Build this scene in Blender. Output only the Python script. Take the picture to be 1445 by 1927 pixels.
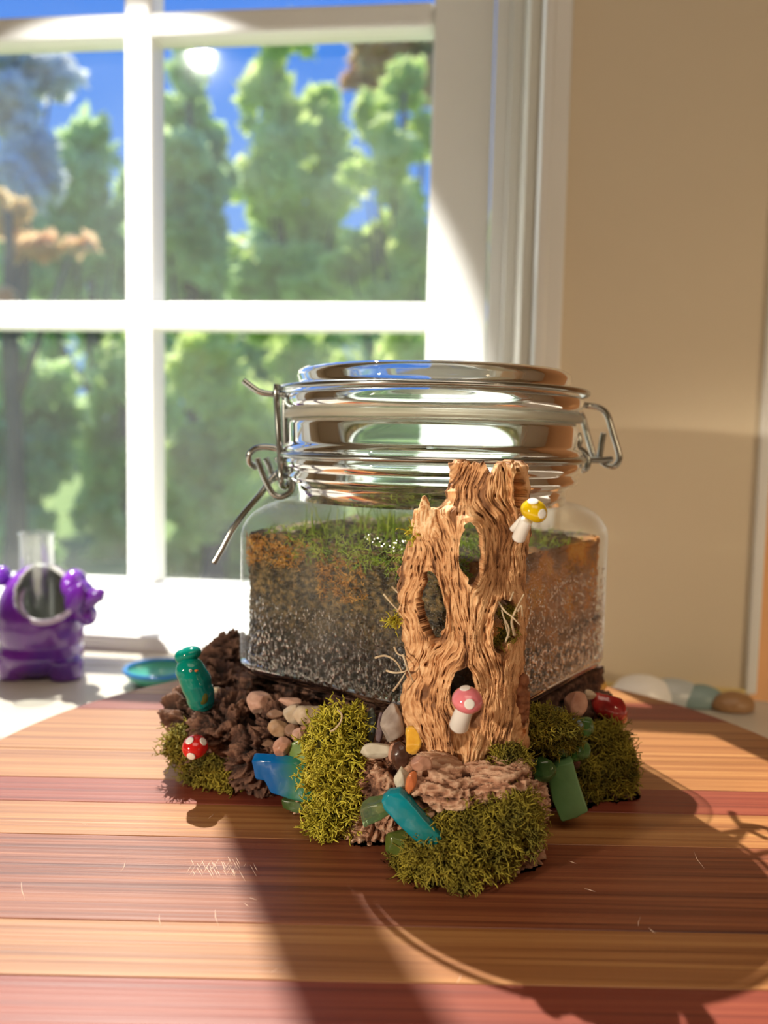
import bpy, bmesh, math, random
import numpy as np
from mathutils import Vector, Matrix, Euler

for o in list(bpy.data.objects): bpy.data.objects.remove(o)
SC = bpy.context.scene
COL = SC.collection
CZ = 1.10                       # camera height above the room floor; positions below are measured from the camera
F_PX, Y_HOR, ROLL = 1580.0, 826.0, 0.0204
TILT = math.atan((963.5 - Y_HOR) / F_PX)

# ---------------------------------------------------------------- camera
cd = bpy.data.cameras.new('camera'); cam = bpy.data.objects.new('camera', cd); COL.objects.link(cam)
cd.sensor_fit = 'HORIZONTAL'; cd.sensor_width = 36.0; cd.lens = 36.0 * F_PX / 1445.0
cd.clip_start = 0.01; cd.clip_end = 200
cam.matrix_world = Matrix.Translation((0, 0, CZ)) @ Matrix.Rotation(math.pi/2 - TILT, 4, 'X') @ Matrix.Rotation(ROLL, 4, 'Z')
cd.dof.use_dof = True; cd.dof.focus_distance = 0.230; cd.dof.aperture_fstop = 14.0
SC.camera = cam

# ---------------------------------------------------------------- world, sun, added fill lights, exposure
W = bpy.data.worlds.new('sky'); SC.world = W; W.use_nodes = True
wn = W.node_tree.nodes; wl = W.node_tree.links; wn.clear()
out = wn.new('ShaderNodeOutputWorld'); bg = wn.new('ShaderNodeBackground'); bg.inputs[1].default_value = 1.0
tc = wn.new('ShaderNodeTexCoord'); sx = wn.new('ShaderNodeSeparateXYZ'); cr = wn.new('ShaderNodeValToRGB')
cr.color_ramp.elements[0].position = 0.0; cr.color_ramp.elements[0].color = (0.30, 0.55, 0.95, 1)
cr.color_ramp.elements[1].position = 0.45; cr.color_ramp.elements[1].color = (0.035, 0.24, 0.92, 1)
wl.new(tc.outputs['Generated'], sx.inputs[0]); wl.new(sx.outputs['Z'], cr.inputs[0]); wl.new(cr.outputs[0], bg.inputs[0]); wl.new(bg.outputs[0], out.inputs[0])

def aim(o, d): o.rotation_euler = Vector(d).to_track_quat('-Z', 'Y').to_euler()
sd = bpy.data.lights.new('sun', 'SUN'); sd.energy = 8.5; sd.angle = math.radians(0.6); sd.color = (1.0, 0.93, 0.82)
sun = bpy.data.objects.new('sun', sd); COL.objects.link(sun); aim(sun, (0.21, -0.565, -0.80)); sun.location = (-1, 3, 4)
def spot(name, loc, target, watts, cone, blend, size, col):
    d = bpy.data.lights.new(name, 'SPOT'); d.energy = watts; d.spot_size = math.radians(cone); d.spot_blend = blend
    d.shadow_soft_size = size; d.color = col
    o = bpy.data.objects.new(name, d); COL.objects.link(o); o.location = (loc[0], loc[1], loc[2] + CZ)
    aim(o, Vector(target) - Vector(loc)); return o
spot('front_fill_spot', (-0.95, -0.62, 0.15), (0.00, 0.235, -0.070), 52, 12.0, 0.7, 0.025, (1.0, 0.86, 0.68))  # added fill from front left for the driftwood front, no real fixture
spot('frame_fill_spot', (-0.73, -0.60, 0.86), (-0.1725, 0.6253, 0.0575), 300, 16.5, 0.06, 0.014, (1.0, 0.97, 0.92))  # added spot; its cone draws the bright patch on the window frame
spot('warm_fill_spot', (1.35, -1.15, 0.20), (0.26, 0.45, -0.12), 34, 20, 1.0, 0.12, (1.0, 0.74, 0.46))  # added warm fill for the lower wall and jar's right side, no real fixture
ad = bpy.data.lights.new('overhead_fill', 'AREA'); ad.shape = 'RECTANGLE'; ad.size = 1.4; ad.size_y = 1.0; ad.energy = 11; ad.color = (1.0, 0.80, 0.62)  # added overhead fill for the room, no fixture behind it
al = bpy.data.objects.new('overhead_fill', ad); COL.objects.link(al); al.location = (0.2, -0.9, CZ + 1.36)
vs = SC.view_settings; vs.view_transform = 'Standard'; vs.look = 'None'; vs.gamma = 1.0; vs.exposure = 0.0; vs.use_curve_mapping = False

# ---------------------------------------------------------------- helpers
def _rays(px, py):
    dx, dy = px - 722.5, py - 963.5; c, s = math.cos(ROLL), math.sin(ROLL)
    x = c*dx + s*dy; v = -s*dx + c*dy
    return np.stack(np.broadcast_arrays(x, F_PX*math.cos(TILT) - v*math.sin(TILT), -v*math.cos(TILT) - F_PX*math.sin(TILT)), -1) / F_PX
def at(px, py, Y):
    r = _rays(np.asarray(px, float), np.asarray(py, float)); return r * (np.asarray(Y)[..., None] / r[..., 1:2])
def px2m(n, Y): return n * Y / F_PX
TH = 0.6142; AX = np.array([math.cos(TH), -math.sin(TH)]); AY = np.array([math.sin(TH), math.cos(TH)])
JC = np.array([0.0166, 0.3033]); HS = 0.0525
ZB, ZJ, ZC = -0.112, -0.0834, -0.1375          # board top, jar base, counter top
def onf(px, py, face, e):                      # point on a vertical plane parallel to the jar's left ('l') or right ('r') front face, e metres outside it
    n = -AY if face == 'l' else AX
    r = _rays(float(px), float(py)); t = (HS + e + JC @ n) / (r[:2] @ n); return r * t

def hsh(i, j, k, s):
    n = (i.astype(np.int64)*374761393 + j.astype(np.int64)*668265263 + k.astype(np.int64)*2147483647 + s*974634777) & 0xffffffff
    n = ((n ^ (n >> 13)) * 1274126177) & 0xffffffff
    n = (n ^ (n >> 16)) & 0xffffffff
    return n / 4294967295.0
def vn(P, s=0):
    I = np.floor(P).astype(np.int64); f = P - I; f = f*f*(3-2*f); r = 0
    for a in (0, 1):
        for b in (0, 1):
            for c in (0, 1):
                w = (f[:, 0] if a else 1-f[:, 0]) * (f[:, 1] if b else 1-f[:, 1]) * (f[:, 2] if c else 1-f[:, 2])
                r = r + w*hsh(I[:, 0]+a, I[:, 1]+b, I[:, 2]+c, s)
    return r*2-1
def fbm(P, s=0, o=3):
    r = 0; a = 1
    for k in range(o): r = r + a*vn(P*2**k, s+k*17); a *= 0.5
    return r

def tag(o, label=None, cat=None, group=None, kind=None):
    if label: o['label'] = label
    if cat: o['category'] = cat
    if group: o['group'] = group
    if kind: o['kind'] = kind
    return o
ROOTLOC = {}
def thing(name, label, cat, base, group=None):
    o = bpy.data.objects.new(name, None); o.empty_display_size = 0.01; COL.objects.link(o)
    o.location = (base[0], base[1], base[2] + CZ); ROOTLOC[o.name] = np.array(base, float); return tag(o, label, cat, group)
def rootof(o):
    while o.parent: o = o.parent
    return o
def part(name, V, F, m, parent=None, smooth=True, base=None, mi=None, vcol=None):
    V = np.asarray(V, float)
    if parent is not None: b = ROOTLOC[rootof(parent).name]
    else: b = np.array(base if base is not None else [V[:, 0].mean(), V[:, 1].mean(), V[:, 2].min()])
    me = bpy.data.meshes.new(name); me.from_pydata((V - b).tolist(), [], F if isinstance(F, list) else F.tolist())
    for mm in (m if isinstance(m, (list, tuple)) else [m]): me.materials.append(mm)
    if smooth: me.polygons.foreach_set('use_smooth', [True]*len(me.polygons))
    if mi is not None: me.polygons.foreach_set('material_index', mi)
    if vcol is not None:
        a = me.attributes.new('tone', 'FLOAT', 'POINT'); a.data.foreach_set('value', np.asarray(vcol, float))
    me.update()
    o = bpy.data.objects.new(name, me); COL.objects.link(o)
    if parent is not None: o.parent = parent
    else:
        o.location = (b[0], b[1], b[2] + CZ); ROOTLOC[o.name] = b
    return o
class MB:                                       # gathers shapes into one mesh
    def __init__(s): s.V = []; s.F = []; s.n = 0
    def add(s, V, F):
        s.V.append(np.asarray(V, float)); s.F += [[i + s.n for i in f] for f in (F if isinstance(F, list) else F.tolist())]; s.n += len(V); return s
    def out(s): return np.concatenate(s.V), s.F
def box(x0, x1, y0, y1, z0, z1, bev=0.0):
    if bev <= 0:
        V = [(x, y, z) for x in (x0, x1) for y in (y0, y1) for z in (z0, z1)]
        return np.array(V, float), [[0, 1, 3, 2], [4, 6, 7, 5], [0, 4, 5, 1], [2, 3, 7, 6], [0, 2, 6, 4], [1, 5, 7, 3]]
    bm = bmesh.new(); bmesh.ops.create_cube(bm, size=1)
    for v in bm.verts: v.co = Vector(((x0+x1)/2 + v.co.x*(x1-x0), (y0+y1)/2 + v.co.y*(y1-y0), (z0+z1)/2 + v.co.z*(z1-z0)))
    bmesh.ops.bevel(bm, geom=bm.edges[:], offset=bev, segments=2, affect='EDGES', profile=0.5)
    V = np.array([v.co[:] for v in bm.verts]); F = [[v.index for v in f.verts] for f in bm.faces]; bm.free(); return V, F
def ico(n):
    bm = bmesh.new(); bmesh.ops.create_icosphere(bm, subdivisions=n, radius=1)
    V = np.array([v.co[:] for v in bm.verts]); F = [[v.index for v in f.verts] for f in bm.faces]; bm.free(); return V, F
ICO = {n: ico(n) for n in (1, 2, 3, 4, 5)}
def rotm(e): return np.array(Euler(e).to_matrix())
def ell(c, R, e=(0, 0, 0), n=4):
    V, F = ICO[n]; return V*np.array(R) @ rotm(e).T + np.array(c), F
def tube(P, r, k=8, cap=True):
    P = np.asarray(P, float); n = len(P); r = np.broadcast_to(np.asarray(r, float), (n,))
    T = np.gradient(P, axis=0); T /= np.linalg.norm(T, axis=1)[:, None] + 1e-12
    up = np.array([0, 0, 1.0]) if abs(T[0][2]) < .9 else np.array([1.0, 0, 0])
    u = np.cross(T[0], up); u /= np.linalg.norm(u); V = []
    for i in range(n):
        u = u - T[i]*(u @ T[i]); u /= np.linalg.norm(u) + 1e-12; w = np.cross(T[i], u)
        for j in range(k):
            a = 2*math.pi*j/k; V.append(P[i] + r[i]*(math.cos(a)*u + math.sin(a)*w))
    F = [[i*k+j, i*k+(j+1) % k, (i+1)*k+(j+1) % k, (i+1)*k+j] for i in range(n-1) for j in range(k)]
    if cap: F += [list(range(k))[::-1], list(range((n-1)*k, n*k))]
    return np.array(V), F
def smoothpath(P, n=8, closed=False):           # Catmull-Rom
    P = [np.asarray(p, float) for p in P]; Q = []
    m = len(P)
    for i in range(m-1 if not closed else m):
        g = lambda j: P[j % m] if closed else P[min(max(j, 0), m-1)]
        a, b, c, d = g(i-1), g(i), g(i+1), g(i+2)
        for t in np.linspace(0, 1, n, endpoint=False):
            Q.append(0.5*((2*b) + (c-a)*t + (2*a-5*b+4*c-d)*t*t + (-a+3*b-3*c+d)*t**3))
    if not closed: Q.append(P[-1])
    return np.array(Q)
def lathe(prof, c, k=96, closed=True):
    n = len(prof); V = []
    for r, z in prof:
        for j in range(k):
            a = 2*math.pi*j/k; V.append((c[0]+r*math.cos(a), c[1]+r*math.sin(a), z))
    F = []
    for i in range(n if closed else n-1):
        i2 = (i+1) % n
        for j in range(k): F.append([i*k+j, i*k+(j+1) % k, i2*k+(j+1) % k, i2*k+j])
    return np.array(V), F
def prism(poly, d, z=None):                     # 3-D polygon extruded by vector d
    P = np.asarray(poly, float); n = len(P); V = np.concatenate([P, P + np.asarray(d)])
    F = [list(range(n))[::-1], list(range(n, 2*n))] + [[i, (i+1) % n, n+(i+1) % n, n+i] for i in range(n)]
    return V, F
def bevelled(V, F, off, seg=2, sub=0, amp=0, seed=0, fr=300):
    bm = bmesh.new(); vs_ = [bm.verts.new(v) for v in V]
    for f in F: bm.faces.new([vs_[i] for i in f])
    bmesh.ops.recalc_face_normals(bm, faces=bm.faces[:])
    bmesh.ops.bevel(bm, geom=bm.edges[:], offset=off, segments=seg, affect='EDGES', profile=0.6, clamp_overlap=True)
    if sub: 
        bmesh.ops.triangulate(bm, faces=bm.faces[:]); bmesh.ops.subdivide_edges(bm, edges=bm.edges[:], cuts=sub, use_grid_fill=True)
    bmesh.ops.recalc_face_normals(bm, faces=bm.faces[:]); bm.normal_update()
    V = np.array([v.co[:] for v in bm.verts]); N = np.array([v.normal[:] for v in bm.verts]); F = [[v.index for v in f.verts] for f in bm.faces]
    bm.free()
    if amp: V = V + N*(fbm(V*fr, seed)*amp)[:, None]
    return V, F
def vnorm(V, F):
    N = np.zeros_like(V); T = np.array([f[:3] for f in F])
    n = np.cross(V[T[:, 1]]-V[T[:, 0]], V[T[:, 2]]-V[T[:, 0]])
    for k in range(3): np.add.at(N, T[:, k], n)
    return N / (np.linalg.norm(N, axis=1)[:, None] + 1e-15)
def union(shapes, vox):                          # voxel union of overlapping shapes, one skin
    m = MB()
    for V, F in shapes: m.add(V, F)
    V, F = m.out(); me = bpy.data.meshes.new('tmp'); me.from_pydata(V.tolist(), [], F)
    o = bpy.data.objects.new('tmp', me); COL.objects.link(o)
    md = o.modifiers.new('r', 'REMESH'); md.mode = 'VOXEL'; md.voxel_size = vox; md.use_smooth_shade = True
    dg = bpy.context.evaluated_depsgraph_get(); ev = o.evaluated_get(dg); e = ev.to_mesh()
    V = np.empty(len(e.vertices)*3); e.vertices.foreach_get('co', V); V = V.reshape(-1, 3)
    F = [list(p.vertices) for p in e.polygons]; ev.to_mesh_clear(); bpy.data.objects.remove(o); bpy.data.meshes.remove(me)
    return V, F

# ---------------------------------------------------------------- materials
def mat(name, col=(.5, .5, .5), rough=.5, **kw):
    m = bpy.data.materials.new(name); m.use_nodes = True; b = m.node_tree.nodes['Principled BSDF']
    b.inputs['Base Color'].default_value = (*col, 1); b.inputs['Roughness'].default_value = rough
    for k, v in kw.items(): b.inputs[k.replace('_', ' ')].default_value = v
    return m
def noisy(name, cols, rough=.6, scale=(40, 40, 40), detail=5, bump=0, bscale=None, bdist=.001, pos=None, distort=0, attr=None, rand=0, **kw):
    """procedural colour ramp over noise (or over the stored relief height) plus fine bump"""
    m = mat(name, cols[0], rough, **kw); nt = m.node_tree; N = nt.nodes; L = nt.links; b = N['Principled BSDF']
    tc = N.new('ShaderNodeTexCoord'); mp = N.new('ShaderNodeMapping'); mp.inputs['Scale'].default_value = scale; L.new(tc.outputs['Object'], mp.inputs[0])
    src = mp.outputs[0]
    if rand:
        oi = N.new('ShaderNodeObjectInfo'); mu = N.new('ShaderNodeMath'); mu.operation = 'MULTIPLY'; mu.inputs[1].default_value = rand; L.new(oi.outputs['Random'], mu.inputs[0])
        va = N.new('ShaderNodeVectorMath'); L.new(src, va.inputs[0]); L.new(mu.outputs[0], va.inputs[1]); src = va.outputs[0]
    no = N.new('ShaderNodeTexNoise'); no.inputs['Scale'].default_value = 1; no.inputs['Detail'].default_value = detail; no.inputs['Distortion'].default_value = distort
    L.new(src, no.inputs['Vector']); fac = no.outputs['Fac']
    if attr:
        at_ = N.new('ShaderNodeAttribute'); at_.attribute_name = 'tone'; mx = N.new('ShaderNodeMath'); mx.operation = 'MULTIPLY_ADD'
        L.new(at_.outputs['Fac'], mx.inputs[0]); mx.inputs[1].default_value = attr
        sb = N.new('ShaderNodeMath'); sb.operation = 'MULTIPLY_ADD'; L.new(no.outputs['Fac'], sb.inputs[0]); sb.inputs[1].default_value = 1-attr; sb.inputs[2].default_value = 0
        L.new(sb.outputs[0], mx.inputs[2]); fac = mx.outputs[0]
    r = N.new('ShaderNodeValToRGB'); n = len(cols); e = r.color_ramp.elements
    while len(e) < n: e.new(.5)
    for i, c in enumerate(cols): e[i].position = pos[i] if pos else .3 + .4*i/(n-1); e[i].color = (*c, 1)
    L.new(fac, r.inputs[0]); L.new(r.outputs[0], b.inputs['Base Color'])
    if bump:
        n2 = N.new('ShaderNodeTexNoise'); n2.inputs['Scale'].default_value = 1; n2.inputs['Detail'].default_value = 6
        m2 = N.new('ShaderNodeMapping'); m2.inputs['Scale'].default_value = bscale or scale; L.new(tc.outputs['Object'], m2.inputs[0]); L.new(m2.outputs[0], n2.inputs['Vector'])
        bp = N.new('ShaderNodeBump'); bp.inputs['Strength'].default_value = bump; bp.inputs['Distance'].default_value = bdist
        L.new(n2.outputs['Fac'], bp.inputs['Height']); L.new(bp.outputs[0], b.inputs['Normal'])
    return m
def thin_glass(name, tint=(1, 1, 1), f0=.05, fog=0, bump=0, bscale=900, fmin=.42, fscale=45):
    m = bpy.data.materials.new(name); m.use_nodes = True; nt = m.node_tree; N = nt.nodes; L = nt.links; N.clear()
    o = N.new('ShaderNodeOutputMaterial'); mx = N.new('ShaderNodeMixShader'); tr = N.new('ShaderNodeBsdfTransparent'); tr.inputs[0].default_value = (*tint, 1)
    gl = N.new('ShaderNodeBsdfGlossy'); gl.inputs['Roughness'].default_value = .03
    lw = N.new('ShaderNodeLayerWeight'); lw.inputs[0].default_value = .5; pw = N.new('ShaderNodeMath'); pw.operation = 'POWER'; pw.inputs[1].default_value = 4
    L.new(lw.outputs['Facing'], pw.inputs[0]); ma = N.new('ShaderNodeMath'); ma.operation = 'MULTIPLY_ADD'; L.new(pw.outputs[0], ma.inputs[0]); ma.inputs[1].default_value = .85; ma.inputs[2].default_value = f0
    L.new(ma.outputs[0], mx.inputs[0]); L.new(tr.outputs[0], mx.inputs[1]); L.new(gl.outputs[0], mx.inputs[2]); last = mx.outputs[0]
    if bump:
        tc = N.new('ShaderNodeTexCoord'); no = N.new('ShaderNodeTexVoronoi'); no.inputs['Scale'].default_value = bscale; L.new(tc.outputs['Object'], no.inputs['Vector'])
        bp = N.new('ShaderNodeBump'); bp.inputs['Strength'].default_value = bump; bp.inputs['Distance'].default_value = .0006; L.new(no.outputs['Distance'], bp.inputs['Height'])
        L.new(bp.outputs[0], gl.inputs['Normal'])
    if fog:
        tc2 = N.new('ShaderNodeTexCoord'); n2 = N.new('ShaderNodeTexNoise'); n2.inputs['Scale'].default_value = fscale; n2.inputs['Detail'].default_value = 8; L.new(tc2.outputs['Object'], n2.inputs['Vector'])
        rr = N.new('ShaderNodeMapRange'); rr.inputs['From Min'].default_value = fmin; rr.inputs['From Max'].default_value = .7; rr.inputs['To Max'].default_value = fog; L.new(n2.outputs['Fac'], rr.inputs[0])
        df = N.new('ShaderNodeBsdfTranslucent'); df.inputs[0].default_value = (.85, .87, .85, 1); d2 = N.new('ShaderNodeBsdfDiffuse'); d2.inputs[0].default_value = (.85, .87, .85, 1)
        m3 = N.new('ShaderNodeMixShader'); L.new(df.outputs[0], m3.inputs[1]); L.new(d2.outputs[0], m3.inputs[2])
        m2 = N.new('ShaderNodeMixShader'); L.new(rr.outputs[0], m2.inputs[0]); L.new(last, m2.inputs[1]); L.new(m3.outputs[0], m2.inputs[2]); last = m2.outputs[0]
    L.new(last, o.inputs[0]); return m
def glass(name, col=(1, 1, 1), rough=0.0, ior=1.5):
    return mat(name, col, rough, Transmission_Weight=1.0, IOR=ior)

M = {}
M['wall'] = noisy('wall_paint', [(.74, .635, .46), (.78, .67, .485)], .7, (3, 3, 3), bump=.15, bscale=(60, 60, 60))
M['wall_warm'] = mat('warm_wall_paint', (.80, .42, .19), .6)
M['white'] = noisy('white_gloss_paint', [(.84, .84, .80), (.88, .88, .84)], .35, (8, 8, 8))
M['cream'] = mat('cream_paint', (.74, .70, .60), .45)
M['counter'] = noisy('pale_stone_counter', [(.62, .57, .48), (.72, .68, .60)], .35, (12, 12, 12), bump=.05)
M['floor'] = noisy('floor_boards', [(.25, .14, .07), (.36, .21, .11)], .5, (2, 14, 2))
M['pane'] = thin_glass('window_glass', (.97, .99, .98), .04, fog=.10, fmin=.10, fscale=7)
def wood(name, a, b_, c):
    return noisy(name, [a, b_, c], .42, (5, 420, 60), 7, bump=.35, bscale=(9, 900, 60), bdist=.0003, pos=[.28, .5, .72], distort=.6, rand=40, Specular_IOR_Level=.34)
M['woodA'] = wood('reddish_acacia', (.13, .026, .018), (.23, .048, .028), (.30, .075, .040))
M['woodB'] = wood('golden_acacia', (.21, .075, .026), (.36, .15, .052), (.48, .24, .085))
M['woodC'] = wood('dark_acacia', (.085, .022, .014), (.22, .065, .030), (.33, .115, .048))
M['steel'] = mat('steel_wire', (.46, .48, .46), .2, Metallic=1.0)
M['clear'] = glass('clear_glass', (.90, .97, .95))
M['body'] = thin_glass('jar_wall_glass', (.985, 1, .99), .055, fog=.10, bump=.35, bscale=1100)
M['gasket'] = mat('cream_rubber', (.74, .70, .58), .35, Transmission_Weight=.6, IOR=1.2)
M['drop'] = glass('water', (1, 1, 1), 0, 1.33)
M['drift'] = noisy('bleached_driftwood', [(.10, .034, .014), (.56, .27, .11), (.84, .50, .25), (.96, .74, .46)], .75, (260, 260, 90), 6, bump=.5, bscale=(1500, 1500, 250), bdist=.0004, pos=[.10, .36, .58, .85], attr=.66)
M['bark'] = noisy('dark_bark', [(.014, .007, .005), (.085, .036, .022), (.26, .135, .085)], .85, (220, 220, 220), 7, bump=.8, bscale=(1400, 1400, 1400), bdist=.0006, pos=[.18, .46, .78], attr=.6)
M['barkp'] = noisy('pink_brown_bark', [(.07, .026, .014), (.44, .22, .13), (.76, .52, .36)], .85, (200, 200, 500), 7, bump=.8, bscale=(900, 900, 2200), bdist=.0006, pos=[.18, .45, .75], attr=.6)
def mossm(name, a, b_, c): return noisy(name, [a, b_, c], .8, (160, 160, 160), 4, Subsurface_Weight=0)
M['mossY'] = mossm('yellow_green_moss', (.22, .20, .012), (.58, .52, .04), (.86, .78, .13))
M['mossG'] = mossm('olive_moss', (.10, .09, .010), (.26, .215, .018), (.46, .38, .04))
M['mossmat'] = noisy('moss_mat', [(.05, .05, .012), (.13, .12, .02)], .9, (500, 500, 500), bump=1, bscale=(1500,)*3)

# ---------------------------------------------------------------- room shell, in the wall's own frame (u to the right, w into the wall)
PSI = math.radians(6.5); O2 = np.array([.17, .452]); U2 = np.array([math.cos(PSI), -math.sin(PSI)]); N2 = np.array([math.sin(PSI), math.cos(PSI)])
def W2(V):
    V = np.asarray(V, float); xy = O2 + V[:, :1]*U2 + V[:, 1:2]*N2; return np.c_[xy, V[:, 2]]
def wbox(name, u0, u1, w0, w1, z0, z1, m, parent=None, kind=None, bev=0, base=None):
    V, F = box(u0, u1, w0, w1, z0, z1, bev); o = part(name, W2(V), F, m, parent, smooth=False, base=base)
    if kind: o['kind'] = kind
    return o
ZF, ZT = -CZ, 1.40
WT = .95                       # window head
WL = -.815                     # left jamb
mw = MB()
for b in ((-.077, .032, 0, .20, ZF, ZT), (-2.4, WL-.02, 0, .20, ZF, ZT), (WL-.02, -.077, 0, .20, WT+.02, ZT), (WL-.02, -.077, .034, .20, ZF, -.1405)):
    mw.add(*box(*b))
V, F = mw.out(); tag(part('wall_back', W2(V), F, M['wall'], smooth=False), kind='structure')
wbox('wall_recess', .032, 2.3, .34, .44, ZF, ZT, M['wall_warm'], kind='structure')
wbox('trim_1', .0285, .0345, -.0035, .006, -.134, ZT, M['white'], kind='structure', bev=.0012)
wbox('baseboard_back', -.075, .0285, -.0045, 0, ZC, -.1315, mat('brass_yellow_trim', (.72, .56, .22), .35), kind='structure', bev=.001)
wbox('wall_left', -2.5, -2.4, -3.2, .30, ZF, ZT, M['wall'], kind='structure')
wbox('wall_right', 2.2, 2.3, -3.2, .44, ZF, ZT, M['wall'], kind='structure')
wbox('wall_front', -2.5, 2.3, -3.3, -3.2, ZF, ZT, M['wall'], kind='structure')
wbox('floor', -2.5, 2.3, -3.3, .44, ZF-.05, ZF, M['floor'], kind='structure')
wbox('ceiling', -2.5, 2.3, -3.3, .44, ZT, ZT+.05, M['cream'], kind='structure')
# window
win = thing('window_1', None, None, W2([[-.3, .135, -.128]])[0]); win['kind'] = 'structure'
wbox('casing', -.092, -.077, -.006, .20, -.138, WT+.02, M['white'], win, bev=.0015)
wbox('casing', -.0915, -.086, -.009, -.0055, -.138, WT, M['white'], win, bev=.001)
wbox('jamb', -.0985, -.092, .012, .20, -.128, WT, M['cream'], win, bev=.001)
wbox('jamb', -.1065, -.0985, .095, .20, -.128, WT, M['white'], win, bev=.001)
wbox('window_stop', -.1165, -.1065, .119, .134, -.128, WT, M['white'], win, bev=.001)
wbox('jamb', WL-.02, WL, 0, .20, -.128, WT, M['white'], win)
wbox('head_jamb', WL, -.092, .0, .20, WT, WT+.02, M['white'], win)
wbox('window_sill', WL, -.0925, .033, .21, -.139, -.1275, M['white'], win, bev=.002)
w0, w1 = .135, .170
wbox('stile', -.159, -.117, w0, w1, -.1275, WT, M['white'], win, bev=.002)
wbox('stile', WL, WL+.042, w0, w1, -.1275, WT, M['white'], win, bev=.002)
wbox('bottom_rail', WL+.042, -.159, w0-.001, w1, -.1275, -.114, M['white'], win, bev=.002)
wbox('top_rail', WL+.042, -.159, w0, w1, WT-.04, WT, M['white'], win, bev=.002)
for a, b in ((-.382, -.3615), (-.606, -.585)): wbox('muntin', a, b, w0+.001, w1-.006, -.114, WT-.04, M['white'], win, bev=.003)
for a, b in ((.0780, .0975), (.2850, .3020)): wbox('muntin', WL+.042, -.159, w0+.003, w1-.008, a, b, M['white'], win, bev=.003)
us = [(-.773, -.606), (-.585, -.382), (-.3615, -.159)]; zs = [(-.114, .0780), (.0975, .2850), (.3020, WT-.04)]
for a, b in us:
    for c, d in zs:
        V = W2([[a, .152, c], [b, .152, c], [b, .152, d], [a, .152, d]]); part('pane', V, [[0, 1, 2, 3]], M['pane'], win, smooth=False)
# counter with base cabinet
ct = thing('countertop', 'pale stone countertop running into the window recess, under the round board', 'countertop', W2([[-.3, -.3, ZC-.03]])[0])
m_ = MB(); m_.add(*box(-2.0, .6, -.66, -.0005, ZC-.03, ZC, .002)); m_.add(*box(WL+.001, -.0925, -.0005, .0335, ZC-.03, ZC)); V, F = m_.out(); part('slab', W2(V), F, M['counter'], ct, smooth=False)
cb = thing('base_cabinet', 'cream base cabinet carrying the pale countertop', 'cabinet', W2([[-.7, -.33, ZF]])[0])
wbox('carcass', -1.98, .58, -.62, -.003, ZF, ZC-.03, M['cream'], cb)
for k in range(4):
    d_ = wbox('door', -1.96+k*.63, -1.35+k*.63, -.64, -.62, ZF+.08, ZC-.06, M['cream'], cb, bev=.003)
    wbox('handle', -1.42+k*.63, -1.405+k*.63, -.665, -.64, ZC-.30, ZC-.14, M['steel'], d_, bev=.003)

# ---------------------------------------------------------------- garden
gm = noisy('lawn', [(.10, .20, .03), (.22, .32, .06)], .9, (3, 3, 3))
gv = np.array([[-25, 1.0, -1.0], [25, 1.0, -1.0], [25, 45, -.3], [-25, 45, -.3]], float)
tag(part('ground', gv, [[0, 1, 2, 3]], gm, smooth=False), kind='structure')
def leafm(name, cols):
    m = noisy(name, cols, .5, (1.6, 1.6, 1.6), 5, pos=[.34, .5, .66])
    nt = m.node_tree; b = nt.nodes['Principled BSDF']; tr = nt.nodes.new('ShaderNodeBsdfTranslucent'); mx = nt.nodes.new('ShaderNodeMixShader'); mx.inputs[0].default_value = .6
    src = b.inputs['Base Color'].links[0].from_socket; nt.links.new(src, tr.inputs[0]); o = [n for n in nt.nodes if n.type == 'OUTPUT_MATERIAL'][0]
    nt.links.new(b.outputs[0], mx.inputs[1]); nt.links.new(tr.outputs[0], mx.inputs[2]); nt.links.new(mx.outputs[0], o.inputs[0]); return m
LG = leafm('green_leaves', [(.50, .64, .22), (.72, .86, .30), (.88, .92, .50)])
LD = leafm('dark_leaves', [(.42, .58, .32), (.58, .76, .36), (.74, .86, .44)])
LO = leafm('autumn_leaves', [(.60, .62, .25), (.90, .60, .34), (.92, .80, .45)])
LW = leafm('bloom_pale_leaves', [(.75, .80, .80), (.85, .88, .88), (.88, .74, .52)])  # whitish bloom on the window glass, put into the leaf colour
TB = noisy('tree_bark', [(.10, .09, .07), (.20, .17, .12)], .9, (20, 20, 4))
def leaves(rng, clumps, n, size):
    c = np.array([k[0] for k in clumps]); r = np.array([k[1] for k in clumps]); w = (r[:, 0]*r[:, 2]); w /= w.sum()
    m = 13*len(c); j = np.repeat(np.arange(len(c)), 13); e = rng.normal(size=(m, 3)); e /= np.linalg.norm(e, axis=1)[:, None]
    sc = c[j] + e*r[j]*rng.uniform(.35, 1.0, (m, 1)); sr = r[j]*rng.uniform(.22, .50, (m, 1))       # twig-sized leaf clusters
    w = np.repeat(w, 13)*(sr[:, 0]*sr[:, 2]); w /= w.sum()
    i = rng.choice(m, n, p=w); d = rng.normal(size=(n, 3)); d /= np.linalg.norm(d, axis=1)[:, None]
    P = sc[i] + d*sr[i]*(rng.uniform(.2, 1.25, (n, 1))**.8)
    a = rng.normal(size=(n, 3)); a /= np.linalg.norm(a, axis=1)[:, None]; b = np.cross(a, rng.normal(size=(n, 3))); b /= np.linalg.norm(b, axis=1)[:, None]
    s = size*rng.uniform(.6, 1.4, (n, 1)); V = np.stack([P - a*s, P + b*s*.55, P + a*s, P - b*s*.55], 1).reshape(-1, 3)
    F = (np.arange(n)[:, None]*4 + np.arange(4)); return V, F.tolist()
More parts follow.
